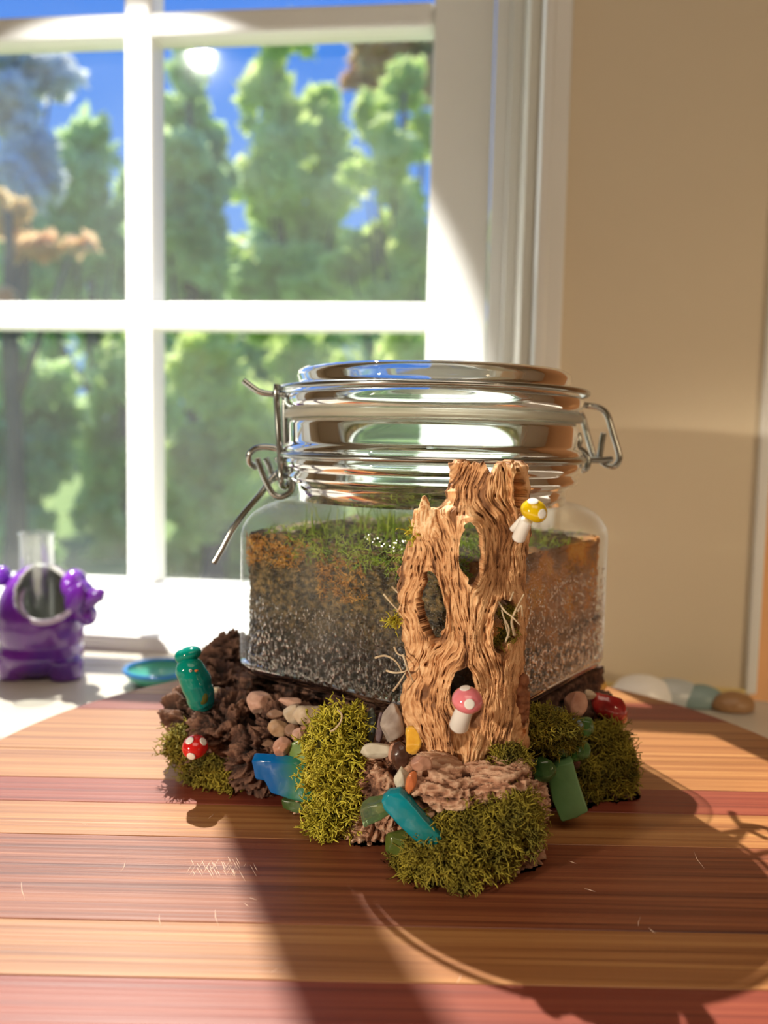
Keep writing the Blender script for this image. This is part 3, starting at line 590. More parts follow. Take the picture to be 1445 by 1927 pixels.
# grain: lines that flow round the holes
G_ = (XX-872)*1.0
for cx, cy, rx, ry, lean in HOL[:5]:
    xx = XX-cx-lean*(YY-cy); dx = xx/rx; dy = (YY-cy)/ry; rho2 = np.maximum(dx*dx+dy*dy, 1.0); G_ = G_ - xx*(1/rho2)*.9
G_ = G_ + 26*fbm(np.c_[XX.ravel()*.011, YY.ravel()*.0075, 0*XX.ravel()], 5, 2).reshape(Q.shape) + 3.5*fbm(np.c_[XX.ravel()*.05, YY.ravel()*.03, 0*XX.ravel()], 6, 2).reshape(Q.shape)
g = lambda fx, fy, s, o=2: fbm(np.c_[G_.ravel()*fx, YY.ravel()*fy, 0*G_.ravel()], s, o).reshape(Q.shape)
ridge = 1-np.abs(g(.26, .030, 81, 3))*1.5
fine = 1-np.abs(g(.62, .055, 91, 2))*1.4
groove = np.clip(-(g(.11, .020, 95, 2))-.32, 0, 1)
pit = np.clip(g(.30, .06, 99, 1)-.66, 0, 1)*3
lump = fbm(np.c_[XX.ravel()*.018, YY.ravel()*.014, 0*XX.ravel()+9], 101, 3).reshape(Q.shape)
sn = np.clip(2*Q-1, -1, 1); bulge = .0175*np.sqrt(np.clip(1-sn**2*.985, 0, 1))
DEP = .2345 - bulge - lump*.0026
hmask = np.zeros(Q.shape, bool); rim = np.zeros(Q.shape)
for i, (cx, cy, rx, ry, lean) in enumerate(HOL):
    wob = fbm(np.c_[XX.ravel()*.05, YY.ravel()*.05, XX.ravel()*0+i], 120+i, 2).reshape(Q.shape)*.16
    rho = np.sqrt(((XX-cx-lean*(YY-cy))/rx)**2 + ((YY-cy)/ry)**2) + wob
    if i == 4: DEP = DEP + .0052*np.clip(1.15-rho, 0, .35)/.35
    else: hmask |= rho < 1; rim = np.maximum(rim, np.exp(-((rho-1.12)/.22)**2))
DEP = DEP + .0016*rim*(-1) + .0030*np.clip(rim-.75, 0, 1)
# cleft and top notch
notch = (YY < 893) & (np.abs(XX-926) < (893-YY)*.55+1); hmask |= notch
bt = 1418 + 22*(XX < 912) + 3*np.sin(XX*.12) + 4*lump; hmask |= YY > bt
tpj = 866 + 3*np.sin(XX*.35) + 5*np.abs(np.sin(XX*.055)) ; hmask |= YY < tpj
h = .5*ridge + .3*fine - 1.1*groove - 1.5*pit
DEP = DEP - h*.00085
P3 = at(XX, YY, DEP)
tone = np.clip(.50 + .33*(ridge-.55) + .22*(fine-.6) - .75*groove - .9*pit + .12*lump, 0, 1)
ok = ~hmask; vid = -np.ones(Q.shape, int)
quad = ok[:-1, :-1] & ok[1:, :-1] & ok[:-1, 1:] & ok[1:, 1:]
use = np.zeros(Q.shape, bool)
for a in (0, 1):
    for b in (0, 1): use[a:NY-1+a, b:NX-1+b] |= quad
vid[use] = np.arange(use.sum()); Vf = P3[use]
Nout = np.zeros_like(P3); du = np.gradient(P3, axis=1); dv = np.gradient(P3, axis=0); Nn = np.cross(du, dv); Nn /= np.linalg.norm(Nn, axis=2)[:, :, None]+1e-15
Nn[Nn[:, :, 1] > 0] *= 1
if Nn[NY//2, NX//2, 1] > 0: Nn = -Nn
from_c = np.stack([sn*.8, -np.sqrt(1-np.clip(sn**2, 0, 1)*.9), 0*sn], 2); from_c /= np.linalg.norm(from_c, axis=2)[:, :, None]
Bk = P3 - from_c*(.0034 + .0010*lump)[:, :, None]; Vb = Bk[use]
i, j = np.nonzero(quad); a, b, c, d = vid[i, j], vid[i, j+1], vid[i+1, j+1], vid[i+1, j]
nf = len(Vf); Ff = np.stack([a, d, c, b], 1); Fb = np.stack([a, b, c, d], 1)+nf
E = {}
for f in Ff:
    for k in range(4):
        e = (f[k], f[(k+1) % 4]); r_ = (e[1], e[0])
        if r_ in E: del E[r_]
        else: E[e] = 1
side = [[e[1], e[0], e[0]+nf, e[1]+nf] for e in E]
V = np.concatenate([Vf, Vb]); F = Ff.tolist() + Fb.tolist() + side
tw = np.r_[tone[use], np.clip(tone[use]*.7, 0, 1)]
base = at(880, 1440, .222)
dt = thing('driftwood_tower', 'tall bleached driftwood piece with hollow window-like holes, leaning on the jar', 'driftwood', base)
part('driftwood', V, F, M['drift'], dt, vcol=tw)
# broken spike at the left shoulder
sp = smoothpath([at(806, 1000, .224), at(797, 970, .223), at(800, 948, .223), at(797, 932, .224)], 5)
V1 = tube(sp, np.linspace(.0022, .0002, len(sp)), 9); sp2 = smoothpath([at(792, 1005, .225), at(788, 975, .226), at(787, 960, .226)], 5)
V, F = union([V1, tube(sp2, np.linspace(.0022, .0006, len(sp2)), 9), ell(at(812, 990, .223), (.0028, .002, .0045)), tube([at(820, 1010, .222), at(818, 985, .2225), at(812, 962, .2235)], [.002, .0016, .0004], 8)], .0003)
V = V + vnorm(V, F)*(fbm(V*np.array([1, 1, .3])*900, 7)*.0004)[:, None]; V = V + vnorm(V, F)*((1-np.abs(fbm(V*np.array([1, 1, .15])*1300, 17)))*.0005)[:, None]; part('splinter', V, F, M['drift'], dt, vcol=np.clip(1-np.abs(fbm(V*np.array([1, 1, .15])*1300, 17))*1.1, .1, 1))
V, F = union([eb(977, 1325, .2325, 13, 54, .003), eb(981, 1292, .2320, 8, 26, .002)], .0003)
V = V + vnorm(V, F)*((1-np.abs(fbm(V*420, 8)))*.0012)[:, None]; part('inner_wood', V, F, noisy('inner_wood', [(.16, .05, .02), (.40, .16, .07)], .8, (400,)*3, bump=.6, bscale=(900,)*3), dt)
# pale rootlets
RTM = noisy('pale_rootlet', [(.45, .33, .20), (.72, .60, .42)], .8, (300,)*3)
roots = [[(722, 1118, .228), (735, 1134, .226), (750, 1150, .224)], [(738, 1104, .229), (749, 1116, .227)], [(706, 1238, .226), (725, 1234, .224), (745, 1245, .222), (757, 1266, .221)], [(727, 1262, .224), (742, 1266, .222), (760, 1264, .220), (770, 1258, .220)], [(742, 1218, .225), (748, 1230, .223), (762, 1236, .221)], [(740, 1300, .223), (752, 1284, .221), (763, 1266, .220)], [(758, 1232, .221), (766, 1256, .219), (778, 1284, .220)],
         [(968, 1195, .220), (963, 1170, .217), (972, 1145, .214), (986, 1118, .211)], [(958, 1200, .221), (950, 1170, .219), (944, 1148, .217)], [(950, 1210, .221), (958, 1185, .218), (948, 1162, .216)], [(960, 1130, .215), (966, 1114, .212)], [(975, 1150, .214), (981, 1140, .212), (983, 1160, .213)], [(935, 1130, .219), (950, 1150, .217), (965, 1162, .215), (978, 1176, .215)]]
for k, r_ in enumerate(roots):
    Pp = smoothpath([at(*q) for q in r_], 6); V, F = tube(Pp, np.linspace(.00048 if k in (7,) else .00033, .00018, len(Pp)), 7); part('rootlet', V, F, RTM, dt)

# ---------------------------------------------------------------- moss
def mossclump(name, label, blobs, n, L0, r0, m, seed, curl=.75, droop=.02, forks=1, flatten=True):
    rg = np.random.default_rng(seed); V, F = union([eb(*b) for b in blobs], .0011)
    N = vnorm(V, F); V = V + N*(fbm(V*300, seed)*.0009)[:, None]; V[:, 2] = np.maximum(V[:, 2], ZB+.0006)
    N = vnorm(V, F); vis = np.nonzero(N[:, 1] < .35)[0]; k = rg.choice(vis, n); S, SF = strands(V[k], N[k] + rg.normal(size=(n, 3))*.6 + np.array([0, 0, .1]), L0*1.12, r0*1.3, curl, rg, 4, 3, forks, droop)
    S[:, 2] = np.maximum(S[:, 2], ZB+.0002)
    q = S[:, :2]-JC; a_ = q @ AX; b_ = q @ AY; ins = (np.abs(a_) < HS+.0004) & (np.abs(b_) < HS+.0004) & (S[:, 2] > ZJ)
    oa = np.abs(a_) > np.abs(b_); da = np.where(oa, np.sign(a_)*(HS+.0004), a_); db = np.where(oa, b_, np.sign(b_)*(HS+.0004)); S[ins, :2] = (JC + da[:, None]*AX + db[:, None]*AY)[ins]
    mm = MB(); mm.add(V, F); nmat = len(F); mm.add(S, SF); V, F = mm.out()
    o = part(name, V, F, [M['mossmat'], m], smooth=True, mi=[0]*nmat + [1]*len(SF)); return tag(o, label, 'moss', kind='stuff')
mossclump('moss_clump', 'bright yellow-green moss clump on the front left of the stand, beside the blue glass', [(640, 1362, .2340, 44, 26, .0040), (612, 1400, .2320, 30, 34, .0045), (655, 1425, .2300, 24, 44, .0040), (622, 1455, .2290, 38, 34, .0050), (652, 1492, .2285, 32, 34, .0050), (616, 1535, .2290, 30, 30, .0055), (656, 1565, .2310, 16, 18, .0040)], 1300, .0045, .00033, M['mossY'], 1)
mossclump('moss_clump', 'large olive moss clump at the very front, under the bark ledge', [(895, 1562, .2080, 90, 42, .0070), (850, 1600, .2060, 72, 36, .0075), (958, 1530, .2080, 44, 34, .0065), (975, 1560, .2090, 32, 26, .0055), (795, 1618, .2090, 36, 22, .0050), (868, 1632, .2045, 24, 22, .0050), (915, 1600, .2070, 46, 30, .005), (775, 1620, .212, 24, 16, .004)], 2700, .0046, .00027, M['mossG'], 2)
mossclump('moss_clump', 'moss fringe under the bark log, around the red mushroom', [(345, 1400, .266, 24, 26, .004), (385, 1445, .263, 36, 22, .004), (425, 1455, .259, 26, 20, .004)], 1000, .0045, .00026, M['mossG'], 3)
mossclump('moss_clump', 'olive moss clump directly right of the driftwood tower', [(1040, 1375, .2420, 42, 28, .005), (1015, 1365, .2370, 26, 26, .004)], 1100, .0040, .00025, M['mossG'], 4)
mossclump('moss_clump', 'olive moss covering the far right end of the stand, under the red stone', [(1140, 1400, .264, 36, 36, .005), (1160, 1450, .260, 26, 44, .005), (1110, 1470, .258, 18, 42, .004)], 1500, .0045, .00027, M['mossG'], 5)
mossclump('moss_clump', 'small moss patch tucked under the right foot of the driftwood tower', [(960, 1427, .2170, 34, 15, .0030)], 420, .0034, .00024, M['mossG'], 6)
mossclump('moss_tuft', 'tiny yellow moss tuft on the left edge of the driftwood, halfway up', [(745, 1166, .2285, 5, 6, .0008)], 22, .0042, .00026, M['mossY'], 7)
mossclump('moss_tuft', 'tiny yellow moss tuft at the broken left shoulder of the driftwood', [(784, 1002, .2265, 5, 4, .0008)], 22, .0040, .00026, M['mossY'], 8)
mossclump('moss_tuft', 'moss tuft inside the right-hand hole of the driftwood', [(950, 1200, .2235, 12, 16, .0012), (952, 1150, .2230, 10, 10, .001)], 150, .0032, .00020, M['mossG'], 9)
Pp = smoothpath([at(636, 1336, .2275), at(643, 1345, .226), at(641, 1358, .225), at(630, 1372, .225), at(622, 1376, .2255)], 6); V, F = tube(Pp, .0003, 6)
tag(part('twig', V, F, RTM), 'thin pale curled twig lying on the bright moss clump', 'twig')

# ---------------------------------------------------------------- pebbles
def stonem(name, cols, rough=.55, **kw): return noisy(name, cols, rough, (170, 170, 170), 6, bump=.25, bscale=(700,)*3, bdist=.0003, **kw)
SM = {
 'pink': stonem('pink_stone', [(.42, .22, .16), (.62, .38, .28), (.74, .55, .42)]), 'beige': stonem('beige_stone', [(.42, .30, .19), (.60, .48, .34), (.74, .64, .50)]),
 'tan': stonem('tan_stone', [(.26, .15, .08), (.44, .28, .16), (.60, .44, .28)]), 'brown': stonem('brown_stone', [(.14, .075, .045), (.28, .16, .10), (.40, .26, .18)]),
 'slate': stonem('slate', [(.06, .075, .07), (.13, .15, .13), (.22, .23, .20)]), 'plum': stonem('plum_slate', [(.09, .06, .07), (.18, .12, .13), (.26, .19, .19)]),
 'grey': stonem('grey_stone', [(.26, .20, .17), (.42, .35, .30), (.55, .48, .42)]), 'pale': stonem('pale_stone', [(.50, .45, .34), (.64, .60, .48), (.76, .72, .60)]),
 'citrine': stonem('amber_quartz', [(.70, .30, .02), (.88, .50, .06), (.95, .68, .16)], .12, Subsurface_Weight=.0, Coat_Weight=.6), 'tiger': stonem('dark_agate', [(.04, .018, .012), (.10, .045, .03), (.26, .14, .10)], .22),
 'carn': stonem('orange_agate', [(.40, .09, .03), (.60, .18, .06), (.72, .34, .16)], .25), 'rose': stonem('red_brown_stone', [(.36, .16, .10), (.52, .28, .19), (.62, .38, .28)], .4),
 'red': stonem('red_jasper', [(.16, .008, .010), (.34, .018, .018), (.52, .07, .05)], .14, Coat_Weight=.5), 'amber': stonem('amber_pebble', [(.50, .28, .06), (.68, .42, .10), (.78, .56, .22)], .25)}
def stone(px, py, Y, rx, ry, m, seed, label, rd=None, rot=0, facets=9, n=4, cat='stone', name='pebble', pt=None):
    rg = np.random.default_rng(seed); V, F = ICO[n]; V = V.copy()
    for _ in range(facets):
        d = rg.normal(size=3); d /= np.linalg.norm(d); h = rg.uniform(.62, .86); s = V @ d; V -= d*np.maximum(s-h, 0)[:, None]*.93
    V = V/np.abs(V).max(0); V += V*(fbm(V*1.7, seed)*.06 + fbm(V*7, seed+1)*.018)[:, None]
    R = np.array([px2m(rx, Y), rd or px2m(min(rx, ry), Y)*.9, px2m(ry, Y)]); c = at(px, py, Y)
    V = (V*R) @ rotm((0, rot, 0)).T + c; V[:, 2] = np.maximum(V[:, 2], ZB+.0004)
    o = part(name, V, F, SM[m] if isinstance(m, str) else m); return tag(o, label, cat, 'pebbles glued round the jar' if name == 'pebble' else None)
def yf(px, py, face, e): return float(onf(px, py, face, e)[1])
ST = [(491, 1322, 'l', .008, 26, 22, 'pink', 'large pink-beige pebble nearest the left corner of the jar', .3), (547, 1321, 'l', .006, 21, 10, 'pink', 'flat pink pebble touching the glass bottom edge', .12),
 (519, 1344, 'l', .011, 16, 9, 'brown', 'small flat brown pebble below the large pink-beige one', 0), (551, 1345, 'l', .010, 18, 19, 'beige', 'cream pebble left of the big tan and cream pebble', 0), (579, 1346, 'l', .0115, 26, 20, 'beige', 'big tan and cream pebble beside the bright moss', -.3),
 (524, 1370, 'l', .015, 19, 16, 'tan', 'square tan pebble in the middle of the left pebble pile', .1), (551, 1375, 'l', .015, 14, 14, 'brown', 'brown pebble behind the square tan pebble', .2), (562, 1384, 'l', .018, 12, 14, 'pink', 'small pink pebble at the edge of the bright moss', 0),
 (532, 1406, 'l', .022, 17, 17, 'rose', 'round orange-brown pebble lowest in the left pebble pile', 0), (500, 1398, 'l', .015, 20, 9, 'brown', 'dark brown flat pebble low on the bark log', .3),
 (697, 1368, 'l', .011, 10, 33, 'slate', 'upright dark green-grey slate piece', .06), (714, 1371, 'l', .012, 8, 30, 'plum', 'thin upright plum slate beside the grey stone', .1), (739, 1364, 'l', .0115, 22, 37, 'grey', 'upright grey stone beside the driftwood tower', .05),
 (708, 1413, 'l', .018, 28, 14, 'pale', 'pale flat stone lying under the upright slates', .05), (755, 1423, 'l', .018, 18, 26, 'tiger', 'glossy dark brown stone left of the amber one', -.2), (741, 1418, 'l', .017, 10, 18, 'rose', 'small tan stone left of the glossy dark one', 0),
 (793, 1437, None, .2075, 19, 15, 'rose', 'brown-pink pebble right under the amber quartz', .2), (773, 1473, None, .2065, 9, 22, 'carn', 'small orange agate between ledge and teal glass', .25), (755, 1468, None, .2110, 13, 24, 'pale', 'cream sliver stone left of the orange agate', .1),
 (1081, 1330, 'r', .006, 20, 28, 'rose', 'pinkish tan upright stone right of the jar front', .3), (1108, 1307, 'r', .006, 12, 9, 'beige', 'small tan pebble above the upright pinkish stone', 0), (1050, 1343, 'r', .005, 14, 12, 'slate', 'dark grey-green pebble behind the right moss', 0),
 (640, 1583, None, .238, 20, 12, 'slate', 'grey-blue pebble under the bright moss clump', 0)]
for k, (x, y, f, e, rx, ry, m, lab, rot) in enumerate(ST): stone(x, y, e if f is None else yf(x, y, f, e+.0045), rx*1.12, ry*1.12, m, 200+k, lab, rot=rot)
stone(776, 1392, .2065, 18, 29, 'citrine', 301, 'glossy amber-yellow quartz stone at the left foot of the driftwood', rot=-.12, name='quartz_stone', facets=12)
stone(1143, 1332, .2700, 43, 30, 'red', 302, 'glossy dark red stone at the right end of the stand', rot=.6, name='red_stone', facets=6)
stone(1118, 1290, .3150, 24, 14, 'amber', 303, 'amber yellow pebble behind the red stone', name='amber_stone', facets=6)
stone(405, 1300, .2850, 12, 8, 'beige', 304, 'little tan chip behind the teal bird figurine')

# ---------------------------------------------------------------- sea glass
def seag(name, a, b_, edge=None, rough=.28, trans=.55, ax_=0, lo=-.004, hi=.004):
    m = mat(name, a, rough, Transmission_Weight=trans, IOR=1.45); nt = m.node_tree; N = nt.nodes; L = nt.links; b = N['Principled BSDF']
    tc = N.new('ShaderNodeTexCoord'); s = N.new('ShaderNodeSeparateXYZ'); L.new(tc.outputs['Object'], s.inputs[0]); r = N.new('ShaderNodeMapRange'); r.inputs['From Min'].default_value = lo; r.inputs['From Max'].default_value = hi; L.new(s.outputs[ax_], r.inputs[0])
    no = N.new('ShaderNodeTexNoise'); no.inputs['Scale'].default_value = 260; L.new(tc.outputs['Object'], no.inputs['Vector']); ad_ = N.new('ShaderNodeMath'); ad_.operation = 'MULTIPLY_ADD'; L.new(no.outputs['Fac'], ad_.inputs[0]); ad_.inputs[1].default_value = .5; 
    sub = N.new('ShaderNodeMath'); sub.operation = 'SUBTRACT'; L.new(r.outputs[0], sub.inputs[0]); sub.inputs[1].default_value = .25; L.new(sub.outputs[0], ad_.inputs[2])
    cr_ = N.new('ShaderNodeValToRGB'); e = cr_.color_ramp.elements; e[0].position = .1; e[0].color = (*a, 1); e[1].position = .9; e[1].color = (*b_, 1)
    L.new(ad_.outputs[0], cr_.inputs[0]); L.new(cr_.outputs[0], b.inputs['Base Color'])
    bp = N.new('ShaderNodeBump'); bp.inputs['Strength'].default_value = .35; bp.inputs['Distance'].default_value = .0005; L.new(no.outputs['Fac'], bp.inputs['Height']); L.new(bp.outputs[0], b.inputs['Normal']); return m
def shard(name, poly, thick, m, label, bev=.0005, seed=0):
    """poly: (px,py,Y) corners of the visible face; thickness goes back from it"""
    P = np.array([at(*p) for p in poly]); n = np.cross(P[1]-P[0], P[2]-P[0]); n /= np.linalg.norm(n); n = n if n[1] > 0 else -n
    V, F = prism(P, n*thick); V, F = bevelled(V, F, bev, 2, 1, .00012, seed, 500); o = part(name, V, F, m); return tag(o, label, 'sea glass', 'sea glass pieces glued on the stand')
blue = seag('blue_glass', (.0, .12, .40), (.03, .20, .12), trans=.08, rough=.15)
shard('blue_glass_shard', [(473, 1432, .2385), (510, 1433, .2365), (552, 1438, .2350), (578, 1446, .2340), (600, 1500, .2320), (590, 1516, .2320), (542, 1504, .2350), (509, 1493, .2370), (497, 1470, .2380), (480, 1466, .2385)], .0028, blue, 'bright blue curved glass shard at the left of the moss clump', seed=1)
shard('green_glass_shard', [(529, 1505, .2400), (560, 1510, .2385), (574, 1518, .238), (560, 1532, .238), (532, 1522, .240)], .003, seag('olive_glass', (.10, .20, .05), (.20, .34, .12)), 'small olive glass shard under the bright blue shard', seed=2)
shard('pale_green_glass_shard', [(545, 1400, .2375), (560, 1392, .237), (578, 1402, .236), (582, 1428, .235), (565, 1440, .2355), (543, 1424, .2375)], .003, seag('lime_glass', (.30, .52, .12), (.42, .64, .24)), 'light green glass shard at the upper left edge of the bright moss', seed=3)
shard('teal_glass_shard', [(717, 1508, .2060), (730, 1496, .2055), (752, 1492, .2050), (768, 1508, .2040), (800, 1545, .2015), (832, 1578, .2000), (812, 1600, .2005), (795, 1597, .2015), (752, 1556, .2040), (722, 1524, .2058)], .0035, seag('teal_glass', (.0, .34, .46), (.01, .20, .20), trans=.25, rough=.12, lo=-.007, hi=.006), 'long teal glass shard below the amber stone, sparkling', seed=4)
shard('clear_green_glass_shard', [(675, 1526, .2120), (690, 1518, .2110), (722, 1512, .2095), (738, 1532, .2090), (716, 1546, .2100), (683, 1561, .2120)], .0042, seag('clear_green_glass', (.42, .62, .38), (.30, .55, .22), trans=.85, rough=.08), 'clear pale green glass prism left of the long teal shard', bev=.0008, seed=5)
shard('green_glass_shard', [(1030, 1460, .2370), (1050, 1442, .2360), (1078, 1434, .2355), (1092, 1482, .2335), (1108, 1528, .2320), (1084, 1541, .2325), (1056, 1548, .2325), (1040, 1510, .2345)], .0036, seag('milky_green_glass', (.15, .34, .12), (.24, .46, .20), trans=.35, rough=.35), 'large milky green glass slab hanging down at the right', bev=.0007, seed=6)
gn = seag('green_nugget', (.10, .30, .07), (.26, .50, .18), trans=.7, rough=.12); gd = seag('dark_green_nugget', (.05, .16, .05), (.14, .28, .08), trans=.6, rough=.12)
def nug(px, py, Y, rx, ry, m, seed, label, rot=0): o = stone(px, py, Y, rx, ry, m, seed, label, rot=rot, facets=14, n=3, cat='sea glass', name='green_glass_nugget'); o['group'] = 'green glass nuggets on the stand'
nug(1022, 1448, .2320, 24, 26, gd, 401, 'dark green glass nugget left of the milky green slab', .6)
nug(1052, 1408, .2390, 20, 24, gd, 402, 'dark green nugget above the milky green slab', .2)
nug(1088, 1412, .2440, 24, 26, gn, 403, 'bright green nugget right of the dark green one', .4)
nug(1078, 1378, .2460, 14, 20, gn, 404, 'slim green nugget under the pale blue glass', -.2)
nug(1102, 1368, .2520, 16, 22, gn, 405, 'green nugget just below the dark red stone', .3)
nug(756, 1585, .2120, 34, 30, seag('moss_green_glass', (.16, .22, .04), (.24, .36, .10), trans=.5, rough=.2), 406, 'mossy green glass lump under the long teal shard')
nug(583, 1556, .2400, 12, 18, gd, 407, 'dark green nugget under the bright moss clump')
stone(1084, 1361, .2470, 16, 9, seag('pale_blue_glass', (.20, .36, .50), (.4, .55, .65), trans=.5), 408, 'pale blue glass chip above the green nuggets', rot=.5, cat='sea glass', name='blue_glass_chip')

# ---------------------------------------------------------------- little mushrooms
GW = mat('white_glaze', (.86, .84, .80), .12, Coat_Weight=.4)
def mushroom(name, label, cap_px, Y, r_px, col, tilt, stems, spots, base_px):
    c = at(*cap_px, Y); R = px2m(r_px, Y); b = at(*base_px, Y+.002)
    t = thing(name, label, 'mushroom', b, 'little glazed mushrooms')
    Rm = rotm(tilt); V, F = ICO[5]; V = V.copy(); low = V[:, 2] < 0
    V[low, 2] *= .8; rr = np.hypot(V[:, 0], V[:, 1]); V[:, 2] += np.where(low & (rr < .55), (.55-rr)*.5, 0)
    part('cap', (V*R*np.array([1, 1, .92])) @ Rm.T + c, F, mat(name+'_cap', col, .1, Coat_Weight=.6), t)
    for s in stems:
        P = smoothpath([at(*q) for q in s[0]], 6); V, F = tube(P, np.linspace(s[1], s[2], len(P)), 20); part('stem', V, F, GW, t)
    vd = -c/np.linalg.norm(c); rt = np.cross(vd, [0, 0, 1.]); rt /= np.linalg.norm(rt); up = np.cross(rt, vd)
    for (sx_, sy_, sr) in spots:                # spot centre on the visible half of the cap (fractions of its radius)
        d = -rt*sx_*1 - up*sy_*1 + vd*math.sqrt(max(.02, 1-sx_**2-sy_**2)); d = d/np.linalg.norm(d)
        d_loc = d @ Rm; zf = .92*(1 if d_loc[2] > 0 else .8); pos = c + (d_loc*R*np.array([1, 1, zf])) @ Rm.T
        a = np.cross(d, [0.3, 0.1, 1.]); a /= np.linalg.norm(a); b2 = np.cross(d, a); Vs, Fs = ICO[3]
        V = pos + (Vs[:, :1]*a + Vs[:, 1:2]*b2)*R*sr + Vs[:, 2:3]*d*R*.07; part('spot', V, Fs, GW, t)
    return t
mushroom('yellow_mushroom', 'tiny glazed yellow mushroom with white dots at the top right of the driftwood', (1004, 963), .2075, 26, (.74, .50, .005), (.1, .45, 0), [([(992, 978, .2085), (984, 993, .2100), (976, 1012, .2125)], .0015, .0018), ([(984, 975, .2110), (972, 988, .2120), (964, 996, .2135)], .0009, .0008)], [(-.05, -.82, .40), (.62, .12, .36)], (976, 1015))
mushroom('pink_mushroom', 'tiny glazed pink mushroom with white dots in the lowest hole of the driftwood', (879, 1319), .2035, 30, (.80, .22, .26), (.25, .15, 0), [([(876, 1330, .2045), (869, 1348, .2060), (864, 1364, .2085)], .0021, .0026)], [(-.15, -.86, .36), (.15, .17, .34)], (864, 1366))
mushroom('red_mushroom', 'tiny glazed red mushroom cap with white dots low on the left bark log', (367, 1406), .2520, 25, (.62, .012, .012), (.5, 0, 0), [([(370, 1400, .2560), (374, 1394, .2620)], .0018, .002)], [(-.42, -.55, .33), (.62, -.42, .33), (-.30, .66, .34)], (374, 1392))

# ---------------------------------------------------------------- bird figurine
tz = seag('teal_glaze', (.0, .22, .17), (.0, .11, .14), trans=0, rough=.1)
bird = thing('bird_figurine', 'small glossy teal glazed bird figurine standing on the left bark log', 'figurine', at(382, 1336, .262))
YB = .2640
b0, b1 = at(360, 1262, YB), at(384, 1322, YB)
sh = [tube([at(357, 1252, YB), at(362, 1268, YB), at(370, 1290, YB), at(379, 1312, YB), at(386, 1328, YB)], [px2m(24, YB), px2m(28.5, YB), px2m(29, YB), px2m(26, YB), px2m(20, YB)], 24), ell(at(358, 1262, YB), (px2m(28, YB), px2m(26, YB), px2m(28, YB))), ell(at(369, 1284, YB), (px2m(29, YB), px2m(26, YB), px2m(32, YB)), (0, .35, 0)), ell(at(377, 1308, YB), (px2m(26, YB), px2m(24, YB), px2m(32, YB)), (0, .35, 0)), ell(at(383, 1322, YB), (px2m(20, YB), px2m(18, YB), px2m(18, YB)))]
V, F = union(sh, .00035); part('body', V, F, tz, bird)
V, F = union([ell(at(357, 1230, YB+.001), (px2m(23, YB), px2m(20, YB), px2m(14, YB)), (0, -.25, 0)), ell(at(343, 1236, YB+.001), (px2m(15, YB), px2m(14, YB), px2m(14, YB)))], .0003); part('crest', V, F, tz, bird)
part('beak', *ell(at(369.5, 1262, YB-.0043), (.0006, .0007, .00035)), mat('orange_glaze', (.7, .16, .03), .3), bird)
for x in (358.5,): 
    part('eye_ring', *ell(at(x, 1262, YB-.0044), (.00048, .0003, .00048), n=3), GW, bird); part('eye', *ell(at(x, 1262, YB-.0047), (.00025, .0002, .00025), n=3), mat('black_glaze', (.01, .01, .01), .1), bird)
part('belly_patch', *ell(at(377, 1313, YB-.0030), (px2m(15, YB), .0012, px2m(17, YB))), mat('olive_glaze', (.08, .09, .015), .15), bird)

# ---------------------------------------------------------------- things behind the board
# elephant planter
EY = .472; EC = at(78, 1175, EY); e0 = np.array([EC[0], EC[1], ZC])
el = thing('elephant_planter', 'purple glazed ceramic elephant planter on the counter by the window', 'planter', e0)
pur = noisy('purple_glaze', [(.085, .010, .20), (.15, .018, .30), (.06, .015, .25)], .2, (30, 30, 30), Coat_Weight=.5)
k_ = EY/F_PX
def ep(px, py, dy=0.0): return at(px, py, EY+dy)
sh = [ell(ep(78, 1165), (80*k_, .025, 108*k_)), ell(ep(78, 1225), (78*k_, .025, 50*k_))]
for x, dy in ((28, -.012), (124, -.012), (28, .012), (124, .012)):
    p = ep(x, 1240, dy); sh.append(tube([(p[0], p[1], p[2]), (p[0], p[1], ZC+.0005)], [.0095, .0088], 20))
V, F = union(sh, .0011); V[:, 2] = np.maximum(V[:, 2], ZC)
# the pot is open towards the front and top
oc = ep(78, 1112, -.024); R_o = (60*k_, 58*k_)
cut = (((V[:, 0]-oc[0])/R_o[0])**2 + ((V[:, 2]-oc[2])/R_o[1])**2 < 1) & (V[:, 1] < EC[1]+.002); keepF = [f for f in F if not all(cut[f])]
us_ = np.unique(np.concatenate([np.array(f) for f in keepF])); mp_ = -np.ones(len(V), int); mp_[us_] = np.arange(len(us_))
body = part('body', V[us_], [[int(mp_[i]) for i in f] for f in keepF], [pur, mat('grey_inner_glaze', (.40, .40, .35), .3)], el)
so = body.modifiers.new('wall', 'SOLIDIFY'); so.thickness = .0028; so.offset = -1; so.material_offset = 1; so.material_offset_rim = 1
V, F = tube([(oc[0]+R_o[0]*1.01*math.cos(t), EC[1] - .0245*math.sqrt(max(0, 1-(R_o[0]*math.cos(t)/(80*k_))**2-((oc[2]+R_o[1]*math.sin(t)-EC[2])/(108*k_))**2)), oc[2]+R_o[1]*1.01*math.sin(t)) for t in np.linspace(math.pi*1.06, math.pi*1.94, 30)], .0015, 8)
part('rim', V, F, mat('pale_rim_glaze', (.55, .45, .60), .25), el)
V, F = union([ell(ep(152, 1130, -.006), (26*k_, .014, 40*k_)), ell(ep(166, 1158, -.008), (17*k_, .008, 20*k_)), ell(ep(140, 1100, -.004), (22*k_, .012, 30*k_))], .0007)
part('head', V, F, pur, el)
V, F = tube(smoothpath([ep(166, 1128, -.012), ep(183, 1120, -.014), ep(196, 1122, -.014)], 5), np.linspace(.0058, .003, 11), 12); part('trunk', V, F, pur, el)
part('ear', *ell(ep(146, 1125, -.018), (13*k_, .003, 32*k_), (0, .2, 0)), pur, el)
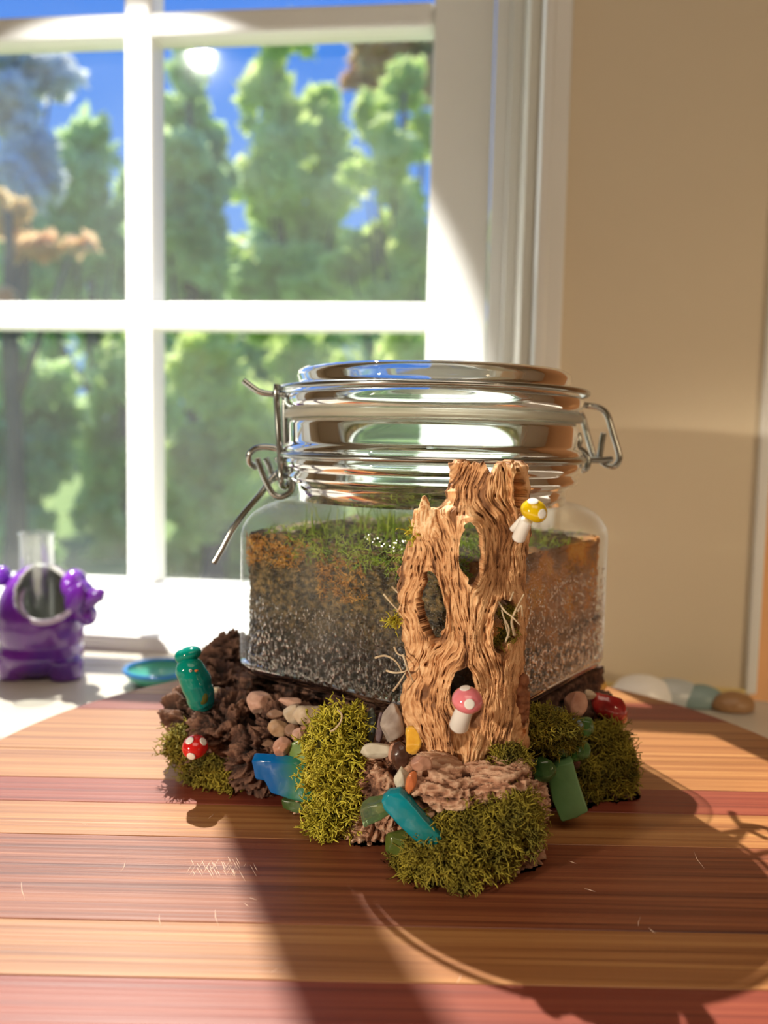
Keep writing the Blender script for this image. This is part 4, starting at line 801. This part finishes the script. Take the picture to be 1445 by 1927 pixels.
part('tail', *ell(ep(4, 1084, 0), (16*k_, .007, 20*k_)), pur, el)
# glass tube vase standing in the planter
tc_ = ep(70, 1090, .004); zt_, zb_ = ep(70, 1002, .004)[2], ep(70, 1200, .004)[2]
tv = thing('glass_tube', 'clear glass tube standing in the purple elephant planter', 'vase', (tc_[0], tc_[1], zb_))
V, F = lathe([(.0092, zb_), (.0092, zt_-.002), (.0100, zt_-.0008), (.0100, zt_), (.0094, zt_+.0002)], tc_[:2], 48, False); part('tube_glass', V, F, thin_glass('tube_glass', (.90, .95, .94), .22, fog=.14, fmin=.1), tv)
# teal dish, left behind the board
dc = at(297, 1285, .452); dr = px2m(66, .452); dp = thing('teal_dish', 'shallow teal dish with bright blue rim behind the left board edge', 'dish', (dc[0], dc[1]+.004, ZC))
V, F = lathe([(.0001, ZC), (dr*.6, ZC), (dr*.92, ZC+.004), (dr, ZC+.0075), (dr*.96, ZC+.0085), (dr*.9, ZC+.0068), (dr*.6, ZC+.0030), (.0001, ZC+.0027)], (dc[0], dc[1]+.004), 56); part('bowl', V, F, mat('teal_dish_glaze', (.10, .46, .34), .12), dp)
V, F = tube([(dc[0]+dr*.985*math.cos(t), dc[1]+.004+dr*.985*math.sin(t), ZC+.0080) for t in np.linspace(0, 2*math.pi, 60)], .0013, 8, False); part('rim', V, F, mat('blue_glaze', (.04, .28, .72), .1), dp)
# white shell, pale blue dish and brown pebble at the right behind the board
def shell(px, py, Y, rx, ry, m, name, label, cat, rd, seed):
    c = at(px, py, Y); V, F = ICO[4]; V = V.copy(); V[:, 2] = np.where(V[:, 2] < -.35, -.35+(V[:, 2]+.35)*.1, V[:, 2]); V += V*(fbm(V*1.3, seed)*.05)[:, None]
    V = V*np.array([px2m(rx, Y), rd, px2m(ry, Y)]) + c; V[:, 2] += ZC - V[:, 2].min(); return tag(part(name, V, F, m), label, cat)
shell(1205, 1282, .432, 58, 44, mat('white_shell', (.92, .90, .86), .3), 'white_stone', 'smooth white rounded stone on the counter, right of the jar', 'stone', .011, 1)
shell(1262, 1292, .436, 66, 36, mat('pale_grey_glaze', (.50, .54, .54), .3), 'grey_dish', 'pale blue-grey smooth stone behind the white one', 'stone', .008, 2)
shell(1318, 1300, .434, 50, 30, mat('teal_grey_stone', (.24, .34, .33), .4), 'teal_stone', 'dull teal stone against the wall, right of the pale grey one', 'stone', .007, 3)
shell(1380, 1302, .428, 42, 26, mat('brown_pebble', (.36, .20, .09), .4), 'brown_stone', 'brown pebble against the wall near the corner trim', 'stone', .007, 4)
